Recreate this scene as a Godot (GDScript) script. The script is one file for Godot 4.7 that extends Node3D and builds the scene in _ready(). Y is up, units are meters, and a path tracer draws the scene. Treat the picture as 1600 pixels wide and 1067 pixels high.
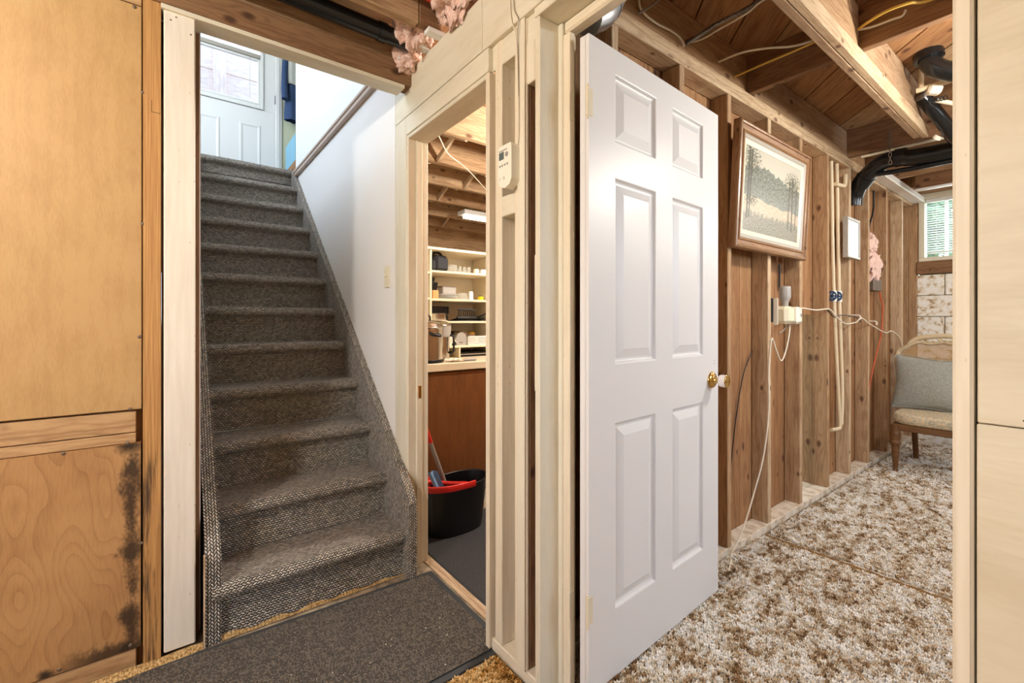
extends Node3D

var M := {}
var rng := RandomNumberGenerator.new()
var used := {}

# ------------------------------------------------------------------ mesh collector
class MB:
	var v := PackedVector3Array()
	var n := PackedVector3Array()
	var uv := PackedVector2Array()
	var xf := Transform3D.IDENTITY
	var off := Vector2.ZERO

	func tri(a: Vector3, b: Vector3, c: Vector3, na: Vector3, nb: Vector3, nc: Vector3, ua: Vector2, ub: Vector2, uc: Vector2) -> void:
		a = xf * a; b = xf * b; c = xf * c
		na = (xf.basis * na).normalized(); nb = (xf.basis * nb).normalized(); nc = (xf.basis * nc).normalized()
		if (b - a).cross(c - a).dot(na + nb + nc) > 0.0:
			var t := b; b = c; c = t
			t = nb; nb = nc; nc = t
			var s := ub; ub = uc; uc = s
		v.append(a); v.append(b); v.append(c)
		n.append(na); n.append(nb); n.append(nc)
		uv.append(ua + off); uv.append(ub + off); uv.append(uc + off)

	func flat(a: Vector3, b: Vector3, c: Vector3, hint: Vector3, ua: Vector2, ub: Vector2, uc: Vector2) -> void:
		var nn := (b - a).cross(c - a)
		if nn.length() < 1e-12:
			return
		nn = nn.normalized()
		if nn.dot(hint) < 0.0:
			nn = -nn
		tri(a, b, c, nn, nn, nn, ua, ub, uc)

	func quad(a: Vector3, b: Vector3, c: Vector3, d: Vector3, hint: Vector3, ua := Vector2(0, 0), ub := Vector2(1, 0), uc := Vector2(1, 1), ud := Vector2(0, 1)) -> void:
		flat(a, b, c, hint, ua, ub, uc)
		flat(a, c, d, hint, ua, uc, ud)

	static func boxuv(p: Vector3, ax: int, fa: int) -> Vector2:
		var o1 := (ax + 1) % 3
		var o2 := (ax + 2) % 3
		if fa == ax:
			return Vector2(p[o1], p[o2])
		if fa == o1:
			return Vector2(p[ax], p[o2])
		return Vector2(p[ax], p[o1] + 0.23)

	# chamfered box from corner a to corner b; ax is the direction of the grain
	func box(a: Vector3, b: Vector3, bev := 0.003, ax := -1) -> void:
		var lo := Vector3(minf(a.x, b.x), minf(a.y, b.y), minf(a.z, b.z))
		var hi := Vector3(maxf(a.x, b.x), maxf(a.y, b.y), maxf(a.z, b.z))
		var s := hi - lo
		if ax < 0:
			ax = s.max_axis_index()
		bev = minf(bev, 0.45 * minf(s.x, minf(s.y, s.z)))
		var c := (lo + hi) * 0.5
		var h := s * 0.5
		for fa in 3:
			var p := (fa + 1) % 3
			var q := (fa + 2) % 3
			for sg in [-1.0, 1.0]:
				var nn := Vector3.ZERO
				nn[fa] = sg
				var pts: Array[Vector3] = []
				for k in [[-1, -1], [1, -1], [1, 1], [-1, 1]]:
					var w := c
					w[fa] += sg * h[fa]
					w[p] += k[0] * (h[p] - bev)
					w[q] += k[1] * (h[q] - bev)
					pts.append(w)
				quad(pts[0], pts[1], pts[2], pts[3], nn, boxuv(pts[0], ax, fa), boxuv(pts[1], ax, fa), boxuv(pts[2], ax, fa), boxuv(pts[3], ax, fa))
		if bev <= 0.0:
			return
		for e in 3:
			var p := (e + 1) % 3
			var q := (e + 2) % 3
			for sp in [-1.0, 1.0]:
				for sq in [-1.0, 1.0]:
					var nn := Vector3.ZERO
					nn[p] = sp; nn[q] = sq
					var pts: Array[Vector3] = []
					for k in [[-1, 0], [1, 0], [1, 1], [-1, 1]]:
						var w := c
						w[e] += k[0] * (h[e] - bev)
						w[p] += sp * (h[p] - (bev if k[1] == 1 else 0.0))
						w[q] += sq * (h[q] - (0.0 if k[1] == 1 else bev))
						pts.append(w)
					quad(pts[0], pts[1], pts[2], pts[3], nn, boxuv(pts[0], ax, p), boxuv(pts[1], ax, p), boxuv(pts[2], ax, p), boxuv(pts[3], ax, p))
		for sx in [-1.0, 1.0]:
			for sy in [-1.0, 1.0]:
				for sz in [-1.0, 1.0]:
					var nn := Vector3(sx, sy, sz)
					var pts: Array[Vector3] = []
					for k in 3:
						var w := c + nn * (h - Vector3.ONE * bev)
						w[k] += nn[k] * bev
						pts.append(w)
					flat(pts[0], pts[1], pts[2], nn, boxuv(pts[0], ax, 0), boxuv(pts[1], ax, 0), boxuv(pts[2], ax, 0))

	# smooth surface through rows of points
	func surf(rows: Array, closed := false, us := 1.0, vs := 1.0, uv01 := false) -> void:
		var nr := rows.size()
		var nc: int = rows[0].size()
		var nor: Array = []
		for i in nr:
			var line := PackedVector3Array()
			for j in nc:
				var i0 := maxi(i - 1, 0)
				var i1 := mini(i + 1, nr - 1)
				var j0 := j - 1
				var j1 := j + 1
				if closed:
					j0 = (j - 1 + nc - 1) % (nc - 1) if j == 0 else j - 1
					j1 = 1 if j == nc - 1 else j + 1
				else:
					j0 = maxi(j0, 0)
					j1 = mini(j1, nc - 1)
				var du: Vector3 = rows[i][j1] - rows[i][j0]
				var dv: Vector3 = rows[i1][j] - rows[i0][j]
				var nn := du.cross(dv)
				if nn.length() < 1e-12:
					var k := clampi(i, 1, nr - 2)
					nn = (rows[k][j1] - rows[k][j0]).cross(rows[mini(k + 1, nr - 1)][j] - rows[maxi(k - 1, 0)][j])
				line.append(nn.normalized())
			nor.append(line)
		var vl := 0.0
		for i in nr - 1:
			var st: float = rows[i][nc / 2].distance_to(rows[i + 1][nc / 2])
			var ul := 0.0
			for j in nc - 1:
				var su: float = rows[i][j].distance_to(rows[i][j + 1])
				var a := Vector2(ul * us, vl * vs)
				var b := Vector2((ul + su) * us, vl * vs)
				var c := Vector2((ul + su) * us, (vl + st) * vs)
				var d := Vector2(ul * us, (vl + st) * vs)
				if uv01:
					a = Vector2(float(j) / (nc - 1), float(i) / (nr - 1)); b = Vector2(float(j + 1) / (nc - 1), float(i) / (nr - 1))
					c = Vector2(float(j + 1) / (nc - 1), float(i + 1) / (nr - 1)); d = Vector2(float(j) / (nc - 1), float(i + 1) / (nr - 1))
				tri(rows[i][j], rows[i][j + 1], rows[i + 1][j + 1], nor[i][j], nor[i][j + 1], nor[i + 1][j + 1], a, b, c)
				tri(rows[i][j], rows[i + 1][j + 1], rows[i + 1][j], nor[i][j], nor[i + 1][j + 1], nor[i + 1][j], a, c, d)
				ul += su
			vl += st

	func tube(pts: Array, r: float, seg := 8, caps := true, r1 := -1.0, squash := 1.0) -> void:
		if r1 < 0.0:
			r1 = r
		var rows: Array = []
		var t0: Vector3 = (pts[1] - pts[0]).normalized()
		var side := t0.cross(Vector3.UP)
		if side.length() < 0.01:
			side = t0.cross(Vector3.RIGHT)
		side = side.normalized()
		for i in pts.size():
			var t: Vector3 = (pts[mini(i + 1, pts.size() - 1)] - pts[maxi(i - 1, 0)]).normalized()
			side = (side - t * side.dot(t)).normalized()
			var up := side.cross(t)
			var rr := lerpf(r, r1, float(i) / (pts.size() - 1))
			var line := PackedVector3Array()
			for k in seg + 1:
				var a := TAU * (k % seg) / seg
				line.append(pts[i] + side * cos(a) * rr + up * sin(a) * rr * squash)
			rows.append(line)
		surf(rows, true)
		if caps:
			for e in [0, pts.size() - 1]:
				var hint: Vector3 = (pts[0] - pts[1]) if e == 0 else (pts[-1] - pts[-2])
				for k in seg:
					flat(pts[e], rows[e][k], rows[e][k + 1], hint, Vector2.ZERO, Vector2(0.01, 0), Vector2(0, 0.01))

	# profile of (radius, height), round the y axis through p
	func lathe(p: Vector3, prof: Array, seg := 20, sx := 1.0, sz := 1.0) -> void:
		# a repeated profile point makes a crease
		var run: Array = []
		for i in prof.size():
			if run.size() > 1 and prof[i].is_equal_approx(prof[i - 1]):
				_lathe_run(p, run, seg, sx, sz)
				run = []
			run.append(prof[i])
		if run.size() > 1:
			_lathe_run(p, run, seg, sx, sz)

	func _lathe_run(p: Vector3, prof: Array, seg: int, sx: float, sz: float) -> void:
		var rows: Array = []
		for q in prof:
			var line := PackedVector3Array()
			for k in seg + 1:
				var a := TAU * (k % seg) / seg
				line.append(p + Vector3(cos(a) * q.x * sx, q.y, sin(a) * q.x * sz))
			rows.append(line)
		surf(rows, true)

	# polygon in the plane across axis ax (coordinates: the two following axes), thick from d0 to d1
	func prism(poly: PackedVector2Array, ax: int, d0: float, d1: float) -> void:
		var o1 := (ax + 1) % 3
		var o2 := (ax + 2) % 3
		var ids := Geometry2D.triangulate_polygon(poly)
		for side in 2:
			var hint := Vector3.ZERO
			hint[ax] = -1.0 if side == 0 else 1.0
			for k in range(0, ids.size(), 3):
				var t: Array[Vector3] = []
				for m in 3:
					var w := Vector3.ZERO
					w[ax] = d0 if side == 0 else d1
					w[o1] = poly[ids[k + m]].x
					w[o2] = poly[ids[k + m]].y
					t.append(w)
				flat(t[0], t[1], t[2], hint * signf(d1 - d0), poly[ids[k]], poly[ids[k + 1]], poly[ids[k + 2]])
		var cen := Vector2.ZERO
		var area := 0.0
		for k in poly.size():
			cen += poly[k] / poly.size()
			var nx := poly[(k + 1) % poly.size()]
			area += poly[k].x * nx.y - nx.x * poly[k].y
		for k in poly.size():
			var p := poly[k]
			var q := poly[(k + 1) % poly.size()]
			var nn2 := Vector2(q.y - p.y, p.x - q.x) * signf(area)
			var w: Array[Vector3] = []
			for e in [[p, d0], [q, d0], [q, d1], [p, d1]]:
				var z := Vector3.ZERO
				z[ax] = e[1]; z[o1] = e[0].x; z[o2] = e[0].y
				w.append(z)
			var hint := Vector3.ZERO
			hint[o1] = nn2.x; hint[o2] = nn2.y
			var l := p.distance_to(q)
			quad(w[0], w[1], w[2], w[3], hint, Vector2(0, 0), Vector2(l, 0), Vector2(l, absf(d1 - d0)), Vector2(0, absf(d1 - d0)))

# ------------------------------------------------------------------ nodes
func origin(node: Node) -> Vector3:
	var p := Vector3.ZERO
	while node != self and node is Node3D:
		p += node.position
		node = node.get_parent()
	return p

func tag(o: Node, label: String, category: String, group := "", kind := "") -> Node:
	o.set_meta("label", label)
	o.set_meta("category", category)
	if group: o.set_meta("group", group)
	if kind: o.set_meta("kind", kind)
	return o

func numbered(called: String) -> String:
	var k: int = used.get(called, 0)
	used[called] = k + 1
	return called if k == 0 else "%s_%03d" % [called, k]

# a top-level node at the base of a thing; its parts are added under it
func thing(called: String, at: Vector3, label: String, category: String, group := "", kind := "") -> Node3D:
	var o := Node3D.new()
	o.name = numbered(called)
	add_child(o)
	o.position = at
	tag(o, label, category, group, kind)
	return o

func put(mb: MB, called: String, m: Material, parent: Node = self) -> MeshInstance3D:
	var box := AABB(mb.v[0], Vector3.ZERO)
	for p in mb.v:
		box = box.expand(p)
	var base := Vector3(box.get_center().x, box.position.y, box.get_center().z)
	var vv := PackedVector3Array()
	for p in mb.v:
		vv.append(p - base)
	var arr := []
	arr.resize(Mesh.ARRAY_MAX)
	arr[Mesh.ARRAY_VERTEX] = vv
	arr[Mesh.ARRAY_NORMAL] = mb.n
	arr[Mesh.ARRAY_TEX_UV] = mb.uv
	var tan4 := PackedFloat32Array()
	tan4.resize(vv.size() * 4)
	for k in range(0, vv.size(), 3):
		var e1 := vv[k + 1] - vv[k]
		var e2 := vv[k + 2] - vv[k]
		var d1 := mb.uv[k + 1] - mb.uv[k]
		var d2 := mb.uv[k + 2] - mb.uv[k]
		var det := d1.x * d2.y - d2.x * d1.y
		var tg := Vector3.RIGHT
		if absf(det) > 1e-12:
			tg = (e1 * d2.y - e2 * d1.y) / det
		for j in 3:
			var nn := mb.n[k + j]
			var t := (tg - nn * nn.dot(tg))
			t = t.normalized() if t.length() > 1e-9 else nn.cross(Vector3(0.3, 0.5, 0.8)).normalized()
			tan4[(k + j) * 4] = t.x; tan4[(k + j) * 4 + 1] = t.y; tan4[(k + j) * 4 + 2] = t.z; tan4[(k + j) * 4 + 3] = 1.0
	arr[Mesh.ARRAY_TANGENT] = tan4
	var me := ArrayMesh.new()
	me.add_surface_from_arrays(Mesh.PRIMITIVE_TRIANGLES, arr)
	var o := MeshInstance3D.new()
	o.mesh = me
	o.set_surface_override_material(0, m)
	o.name = numbered(called) if parent == self else called
	parent.add_child(o, true)
	o.position = base - origin(parent)
	return o

func one(mb: MB, called: String, m: Material, label: String, category: String, group := "", kind := "") -> MeshInstance3D:
	var o := put(mb, called, m)
	tag(o, label, category, group, kind)
	return o

func nb() -> MB:
	var b := MB.new()
	b.off = Vector2(rng.randf() * 3.0, rng.randf() * 3.0)
	return b

func bx(called: String, a: Vector3, b: Vector3, m: Material, parent: Node = self, bev := 0.003, ax := -1) -> MeshInstance3D:
	var mb := nb()
	mb.box(a, b, bev, ax)
	return put(mb, called, m, parent)

# a box turned about a point
func tbx(called: String, at: Vector3, size: Vector3, rot: Vector3, m: Material, parent: Node = self, bev := 0.003, ax := -1) -> MeshInstance3D:
	var mb := nb()
	mb.xf = Transform3D(Basis.from_euler(rot), at)
	mb.box(-size * 0.5, size * 0.5, bev, ax)
	return put(mb, called, m, parent)

func smooth(pts: Array, per := 6) -> Array:
	var out: Array = []
	for i in pts.size() - 1:
		var p0: Vector3 = pts[maxi(i - 1, 0)]
		var p1: Vector3 = pts[i]
		var p2: Vector3 = pts[i + 1]
		var p3: Vector3 = pts[mini(i + 2, pts.size() - 1)]
		for k in per:
			out.append(p1.cubic_interpolate(p2, p0, p3, float(k) / per))
	out.append(pts[-1])
	return out

func tb(called: String, pts: Array, r: float, m: Material, parent: Node = self, per := 6, seg := 8) -> MeshInstance3D:
	var mb := nb()
	mb.tube(smooth(pts, per) if per > 0 else pts, r, seg)
	return put(mb, called, m, parent)

func lt(called: String, p: Vector3, prof: Array, m: Material, parent: Node = self, seg := 20, sx := 1.0, sz := 1.0) -> MeshInstance3D:
	var mb := nb()
	mb.lathe(p, prof, seg, sx, sz)
	return put(mb, called, m, parent)

func V2(a: Array) -> Array:
	var o: Array = []
	for k in range(0, a.size(), 2):
		o.append(Vector2(a[k], a[k + 1]))
	return o

# ------------------------------------------------------------------ materials
func noise(sd: int, f: float, oct := 3) -> FastNoiseLite:
	var q := FastNoiseLite.new()
	q.seed = sd
	q.frequency = f
	q.noise_type = FastNoiseLite.TYPE_SIMPLEX_SMOOTH
	q.fractal_type = FastNoiseLite.FRACTAL_FBM if oct > 1 else FastNoiseLite.FRACTAL_NONE
	q.fractal_octaves = oct
	return q

func tex(im: Image) -> ImageTexture:
	return ImageTexture.create_from_image(im)

func mat(called: String, c: Color, rough := 0.7, t: Texture2D = null, sc := Vector2.ONE, nrm: Texture2D = null, ns := 1.0, metal := 0.0) -> StandardMaterial3D:
	var m := StandardMaterial3D.new()
	m.resource_name = called
	m.albedo_color = c
	m.roughness = rough
	m.metallic = metal
	if t:
		m.albedo_texture = t
	if nrm:
		m.normal_enabled = true
		m.normal_texture = nrm
		m.normal_scale = ns
	m.uv1_scale = Vector3(sc.x, sc.y, 1)
	M[called] = m
	return m

func rgb(r: int, g: int, b: int) -> Color:
	return Color8(r, g, b)

func mir(x: float) -> float:
	return 1.0 - absf(2.0 * x - 1.0)

# grain along the picture's width; light and dark are the two woods of a year ring
func wood_image(w: int, h: int, sd: int, light: Color, dark: Color, rings: float, knots: int, contrast := 1.0, bend := 1.6) -> Image:
	var im := Image.create(w, h, false, Image.FORMAT_RGB8)
	var n1 := noise(sd, 1.0, 2)
	var n2 := noise(sd + 1, 1.0, 3)
	var n3 := noise(sd + 2, 1.0, 2)
	var r := RandomNumberGenerator.new()
	r.seed = sd
	var kn: Array = []
	for k in knots:
		kn.append(Vector3(r.randf(), r.randf(), r.randf_range(0.012, 0.03)))
	var asp := float(w) / h
	for y in h:
		for x in w:
			var u := mir((x + 0.5) / w)
			var q := mir((y + 0.5) / h)
			var warp := 0.0
			var kd := 0.0
			for k in kn:
				var dx: float = ((x + 0.5) / w - k.x) * asp
				var dy: float = (y + 0.5) / h - k.y
				var d := sqrt(dx * dx * 0.35 + dy * dy)
				var g: float = exp(-d * d / (k.z * k.z * 9.0))
				warp += g * 0.35 * signf(dy + 0.0001)
				kd = maxf(kd, clampf(1.6 - d / k.z, 0.0, 1.0))
			var s := q * rings + n1.get_noise_2d(u * 2.0, q * 3.0) * bend + warp * 2.0
			var ring := 0.5 + 0.5 * sin(s * TAU)
			ring = ring * ring
			var fib := n2.get_noise_2d(u * 14.0, q * 120.0)
			var big := n3.get_noise_2d(u * 2.5 + 9.0, q * 4.0)
			var g := clampf(ring * 0.55 * contrast + fib * 0.35 + big * 0.35 + 0.1, 0.0, 1.0)
			var c := light.lerp(dark, g)
			if kd > 0.0:
				c = c.lerp(Color(dark.r * 0.6, dark.g * 0.52, dark.b * 0.48), kd * 0.75)
			im.set_pixel(x, y, c)
	return im

func mottle(w: int, h: int, sd: int, cols: Array, f: float, fine := 0.25, stretch := 1.0) -> Image:
	var im := Image.create(w, h, false, Image.FORMAT_RGB8)
	var n1 := noise(sd, f, 4)
	var n2 := noise(sd + 5, f * 9.0, 2)
	for y in h:
		for x in w:
			var u := mir((x + 0.5) / w) * 100.0 * stretch
			var q := mir((y + 0.5) / h) * 100.0
			var g := clampf(0.5 + n1.get_noise_2d(u, q) * 0.9 + n2.get_noise_2d(u, q) * fine, 0.0, 0.9999) * (cols.size() - 1)
			var k := int(g)
			im.set_pixel(x, y, cols[k].lerp(cols[k + 1], g - k))
	return im

func normal_of(im: Image, strength: float) -> ImageTexture:
	var b := im.duplicate()
	b.bump_map_to_normal_map(strength)
	return tex(b)

# looped yarn: rows of short loops, each leaning one way or the other; returns [colour, height]
func loop_images(px: int, nx: int, ny: int, sd: int, yarns: Array, backing: Color) -> Array:
	var im := Image.create(px, px, false, Image.FORMAT_RGB8)
	var hm := Image.create(px, px, false, Image.FORMAT_RGB8)
	var r := RandomNumberGenerator.new()
	r.seed = sd
	var tone: Array = []
	for k in nx * ny:
		tone.append([r.randi() % yarns.size(), r.randf_range(0.92, 1.08), r.randf_range(-0.15, 0.15)])
	for y in px:
		for x in px:
			var fx := (x + 0.5) / px * nx
			var fy := (y + 0.5) / px * ny
			var row := int(fy)
			var sh := 0.5 if row % 2 == 1 else 0.0
			var col := int(floorf(fx + sh)) % nx
			var t: Array = tone[(row % ny) * nx + col]
			var a := fposmod(fx + sh, 1.0) - 0.5
			var b := fposmod(fy, 1.0) - 0.5
			var lean := 0.7 if row % 2 == 1 else -0.7
			a += b * lean + t[2] * 0.3
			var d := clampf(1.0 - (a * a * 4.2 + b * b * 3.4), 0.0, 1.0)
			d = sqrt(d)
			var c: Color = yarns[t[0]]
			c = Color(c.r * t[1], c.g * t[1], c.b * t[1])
			im.set_pixel(x, y, backing.lerp(c, smoothstep(0.12, 0.62, d)))  # backing tone also paints the shade in the gaps between loops
			var hh: float = d * (0.85 + t[2])
			hm.set_pixel(x, y, Color(hh, hh, hh))
	return [im, hm]

func make_materials() -> void:
	var lum := tex(wood_image(1024, 256, 11, rgb(206, 182, 150), rgb(152, 120, 90), 9.0, 9, 0.7, 1.2))
	mat("lumber", rgb(255, 253, 248), 0.75, lum, Vector2(0.62, 2.5))
	mat("lumber_b", rgb(238, 226, 212), 0.78, lum, Vector2(0.62, 2.5))
	mat("lumber_c", rgb(224, 206, 186), 0.8, lum, Vector2(0.62, 2.5))
	mat("lumber_grey", rgb(212, 200, 190), 0.85, lum, Vector2(0.62, 2.5))
	mat("lumber_old", rgb(176, 150, 128), 0.85, lum, Vector2(0.62, 2.5))
	mat("lumber_pale", rgb(255, 252, 250), 0.75, lum, Vector2(0.62, 2.5))
	M["lumber_pale"].albedo_color = rgb(255, 255, 255)
	mat("sheathing", rgb(212, 180, 148), 0.8, lum, Vector2(0.62, 2.5))
	mat("sheathing_b", rgb(198, 164, 132), 0.8, lum, Vector2(0.62, 2.5))
	var ply := tex(wood_image(512, 512, 31, rgb(212, 182, 134), rgb(188, 154, 106), 16.0, 0, 0.3, 0.5))
	mat("plywood", rgb(234, 220, 200), 0.55, ply, Vector2(0.9, 0.9))
	mat("plywood_board", rgb(246, 226, 196), 0.6, lum, Vector2(0.62, 2.5))
	mat("plywood_stained", rgb(232, 218, 204), 0.6, tex(stained_plywood()))
	mat("board_stained", Color.WHITE, 0.65, tex(stained_board()))
	var cab := tex(wood_image(512, 256, 51, rgb(156, 112, 72), rgb(124, 86, 54), 7.0, 0, 0.4, 0.8))
	mat("cabinet_wood", rgb(206, 184, 162), 0.4, cab, Vector2(0.7, 1.4))
	var paint := mottle(256, 256, 61, [rgb(240, 236, 228), rgb(250, 248, 244), rgb(255, 254, 252)], 0.05, 0.2, 0.15)
	var pt := tex(paint)
	var pn := normal_of(mottle(256, 256, 62, [rgb(90, 90, 90), rgb(160, 160, 160)], 0.12, 0.4, 0.08), 1.5)
	mat("cream", rgb(229, 222, 202), 0.45, pt, Vector2(1.2, 1.2), pn, 0.25)
	mat("cream_worn", rgb(238, 229, 211), 0.5, tex(worn_paint(rgb(250, 246, 238), rgb(190, 162, 126))), Vector2(1.0, 1.0), pn, 0.35)
	mat("panel_cream", rgb(219, 207, 180), 0.45, pt, Vector2(1.2, 1.2), pn, 0.25)
	mat("white_wall", rgb(236, 231, 224), 0.6)
	mat("white_upstairs", rgb(238, 238, 235), 0.6)
	mat("post_white", rgb(246, 240, 230), 0.45, tex(worn_paint(rgb(250, 248, 243), rgb(196, 178, 152))), Vector2(0.8, 0.8), pn, 0.3)
	mat("door_white", rgb(226, 225, 224), 0.38, null, Vector2(1.5, 6.0), normal_of(wood_image(512, 256, 71, rgb(150, 150, 150), rgb(90, 90, 90), 10.0, 0, 0.8), 2.0), 0.3)
	mat("white_gloss", rgb(240, 239, 235), 0.3)
	mat("hinge_paint", rgb(226, 216, 190), 0.4)
	mat("green_wall", rgb(212, 216, 186), 0.6)
	mat("beige_wall", rgb(225, 212, 188), 0.7)
	mat("concrete", Color.WHITE, 0.85, tex(mottle(256, 256, 81, [rgb(110, 98, 82), rgb(150, 134, 112), rgb(176, 158, 130)], 0.06)), Vector2(1.1, 1.1))
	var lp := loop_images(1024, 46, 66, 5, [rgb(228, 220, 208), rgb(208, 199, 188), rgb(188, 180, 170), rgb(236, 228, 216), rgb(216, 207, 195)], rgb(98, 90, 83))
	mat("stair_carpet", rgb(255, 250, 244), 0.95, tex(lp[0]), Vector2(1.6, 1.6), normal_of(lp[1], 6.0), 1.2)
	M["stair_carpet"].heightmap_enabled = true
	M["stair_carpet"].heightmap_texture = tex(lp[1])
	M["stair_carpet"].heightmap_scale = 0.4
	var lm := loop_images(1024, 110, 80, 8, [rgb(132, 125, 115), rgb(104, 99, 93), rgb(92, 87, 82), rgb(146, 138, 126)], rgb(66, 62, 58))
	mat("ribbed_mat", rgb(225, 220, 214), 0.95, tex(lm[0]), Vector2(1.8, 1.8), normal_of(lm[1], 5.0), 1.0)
	mat("mat_rubber", rgb(58, 60, 62), 0.6)
	var rub := mottle(512, 512, 91, [rgb(40, 40, 42), rgb(54, 54, 56), rgb(74, 74, 76)], 0.3, 0.7)
	mat("black_mat", Color.WHITE, 0.62, tex(rub), Vector2(2.0, 2.0), normal_of(rub, 6.0), 0.9)
	mat("carpet_backing", Color.WHITE, 1.0, tex(mottle(512, 512, 101, [rgb(120, 88, 52), rgb(178, 152, 116), rgb(226, 214, 194), rgb(242, 236, 226)], 0.09, 0.7)), Vector2(0.8, 0.8))
	mat("carpet_gold", Color.WHITE, 1.0, tex(mottle(256, 256, 111, [rgb(122, 92, 48), rgb(184, 146, 88), rgb(218, 186, 130)], 0.12, 0.8)), Vector2(2.0, 2.0))
	var pile := mat("carpet_pile", Color.WHITE, 1.0)
	pile.vertex_color_use_as_albedo = true
	mat("jute_edge", Color.WHITE, 0.95, tex(mottle(256, 128, 121, [rgb(116, 86, 44), rgb(184, 148, 92), rgb(218, 190, 140)], 0.2, 0.8)), Vector2(3, 3))
	mat("block_paint", Color.WHITE, 0.8, tex(mottle(512, 512, 131, [rgb(160, 126, 82), rgb(226, 212, 186), rgb(240, 234, 220), rgb(244, 240, 230), rgb(246, 242, 234)], 0.07, 0.35)), Vector2(1.0, 1.0))
	mat("stone", Color.WHITE, 0.85, tex(mottle(256, 256, 135, [rgb(130, 112, 88), rgb(188, 170, 140), rgb(208, 194, 168)], 0.08, 0.5)), Vector2(1.5, 1.5))
	mat("insulation", Color.WHITE, 1.0, tex(mottle(256, 256, 141, [rgb(206, 158, 142), rgb(236, 200, 184), rgb(248, 228, 216)], 0.14, 0.8)), Vector2(3, 3))
	mat("insulation_paper", rgb(240, 228, 218), 0.7)
	mat("black_pipe", rgb(20, 21, 22), 0.22)
	mat("red_pipe", rgb(206, 74, 50), 0.5)
	mat("white_pipe", rgb(228, 214, 186), 0.5)
	mat("beige_pipe", rgb(226, 206, 170), 0.5)
	mat("white_plastic", rgb(240, 234, 216), 0.4)
	mat("ivory_plastic", rgb(232, 222, 192), 0.4)
	mat("grey_plastic", rgb(150, 146, 140), 0.4)
	mat("lcd", rgb(92, 102, 98), 0.2)
	mat("black_plastic", rgb(22, 22, 24), 0.4)
	mat("dark_metal", rgb(36, 36, 38), 0.35, null, Vector2.ONE, null, 1.0, 0.6)
	mat("steel", rgb(200, 194, 184), 0.22, null, Vector2.ONE, null, 1.0, 1.0)
	mat("galvanised", rgb(178, 180, 184), 0.35, null, Vector2.ONE, null, 1.0, 1.0)
	mat("brass", rgb(206, 168, 98), 0.18, null, Vector2.ONE, null, 1.0, 1.0)
	mat("knob_enamel", rgb(232, 222, 214), 0.2)
	mat("rust_metal", rgb(120, 104, 88), 0.55, null, Vector2.ONE, null, 1.0, 0.5)
	mat("mirror", rgb(232, 236, 232), 0.03, null, Vector2.ONE, null, 1.0, 1.0)
	mat("cable_white", rgb(232, 222, 200), 0.5)
	mat("cable_grey", rgb(150, 142, 130), 0.5)
	mat("cable_yellow", rgb(214, 176, 80), 0.5)
	mat("cable_red", rgb(198, 88, 48), 0.5)
	mat("wheel_blue", rgb(34, 70, 116), 0.4)
	mat("frame_wood", rgb(190, 164, 142), 0.32, lum, Vector2(1.2, 5.0))
	mat("frame_light", rgb(226, 214, 190), 0.35)
	mat("frame_silver", rgb(176, 168, 156), 0.35)
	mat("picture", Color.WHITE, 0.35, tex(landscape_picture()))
	mat("chair_wood", rgb(150, 118, 86), 0.4, lum, Vector2(1.5, 6.0))
	mat("chair_gilt", rgb(206, 186, 150), 0.45)
	mat("cane", rgb(196, 160, 112), 0.6)
	var cush := mottle(256, 256, 151, [rgb(150, 144, 122), rgb(206, 196, 172), rgb(222, 190, 140)], 0.1, 0.5)
	mat("seat_cushion", Color.WHITE, 0.9, tex(cush), Vector2(2, 2))
	var wv := loop_images(256, 64, 64, 9, [rgb(168, 170, 163), rgb(161, 163, 157), rgb(175, 177, 170)], rgb(146, 149, 144))
	mat("pillow", rgb(255, 254, 248), 0.85, tex(wv[0]), Vector2(2.2, 2.2), normal_of(wv[1], 2.0), 0.6)
	mat("coat_blue", rgb(52, 74, 112), 0.85)
	mat("coat_grey", rgb(196, 196, 190), 0.85)
	mat("shelf_blue", rgb(132, 190, 214), 0.5)
	mat("trim_wood", rgb(186, 162, 146), 0.35)
	mat("seam_jute", Color.WHITE, 0.95, tex(mottle(128, 128, 123, [rgb(74, 52, 26), rgb(130, 96, 50), rgb(164, 128, 76)], 0.2, 0.8)), Vector2(4, 4))
	mat("dusty_plate", Color.WHITE, 0.85, tex(mottle(256, 256, 127, [rgb(186, 164, 136), rgb(220, 206, 186), rgb(232, 222, 206)], 0.05, 0.3)), Vector2(1.2, 1.2))
	mat("fence", Color.WHITE, 0.8, tex(wood_image(512, 128, 171, rgb(246, 222, 208), rgb(216, 180, 162), 6.0, 4, 0.7, 1.2)), Vector2(0.62, 1.2))
	mat("bucket", rgb(20, 20, 22), 0.35)
	mat("red_plastic", rgb(208, 42, 34), 0.35)
	mat("mop_blue", rgb(120, 160, 206), 0.8)
	mat("counter", rgb(228, 212, 182), 0.35)
	mat("shelf_paint", rgb(240, 226, 196), 0.5)
	mat("shelf_back", rgb(248, 244, 234), 0.6)
	mat("bag", rgb(34, 35, 40), 0.7)
	mat("knife_wood", rgb(214, 164, 104), 0.5)
	mat("yellow_cap", rgb(244, 204, 30), 0.4)
	mat("cloth", rgb(236, 222, 204), 0.9)
	mat("grey_paint", rgb(172, 168, 162), 0.35)
	mat("plate_white", rgb(244, 244, 240), 0.25)
	mat("box_brown", rgb(176, 128, 82), 0.7)
	mat("label_print", rgb(214, 190, 186), 0.5)
	mat("tan_wall", rgb(255, 244, 228), 0.7, lum, Vector2(0.4, 1.2))
	mat("leaf", rgb(92, 124, 52), 0.7)
	M["leaf"].backlight_enabled = true
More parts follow.
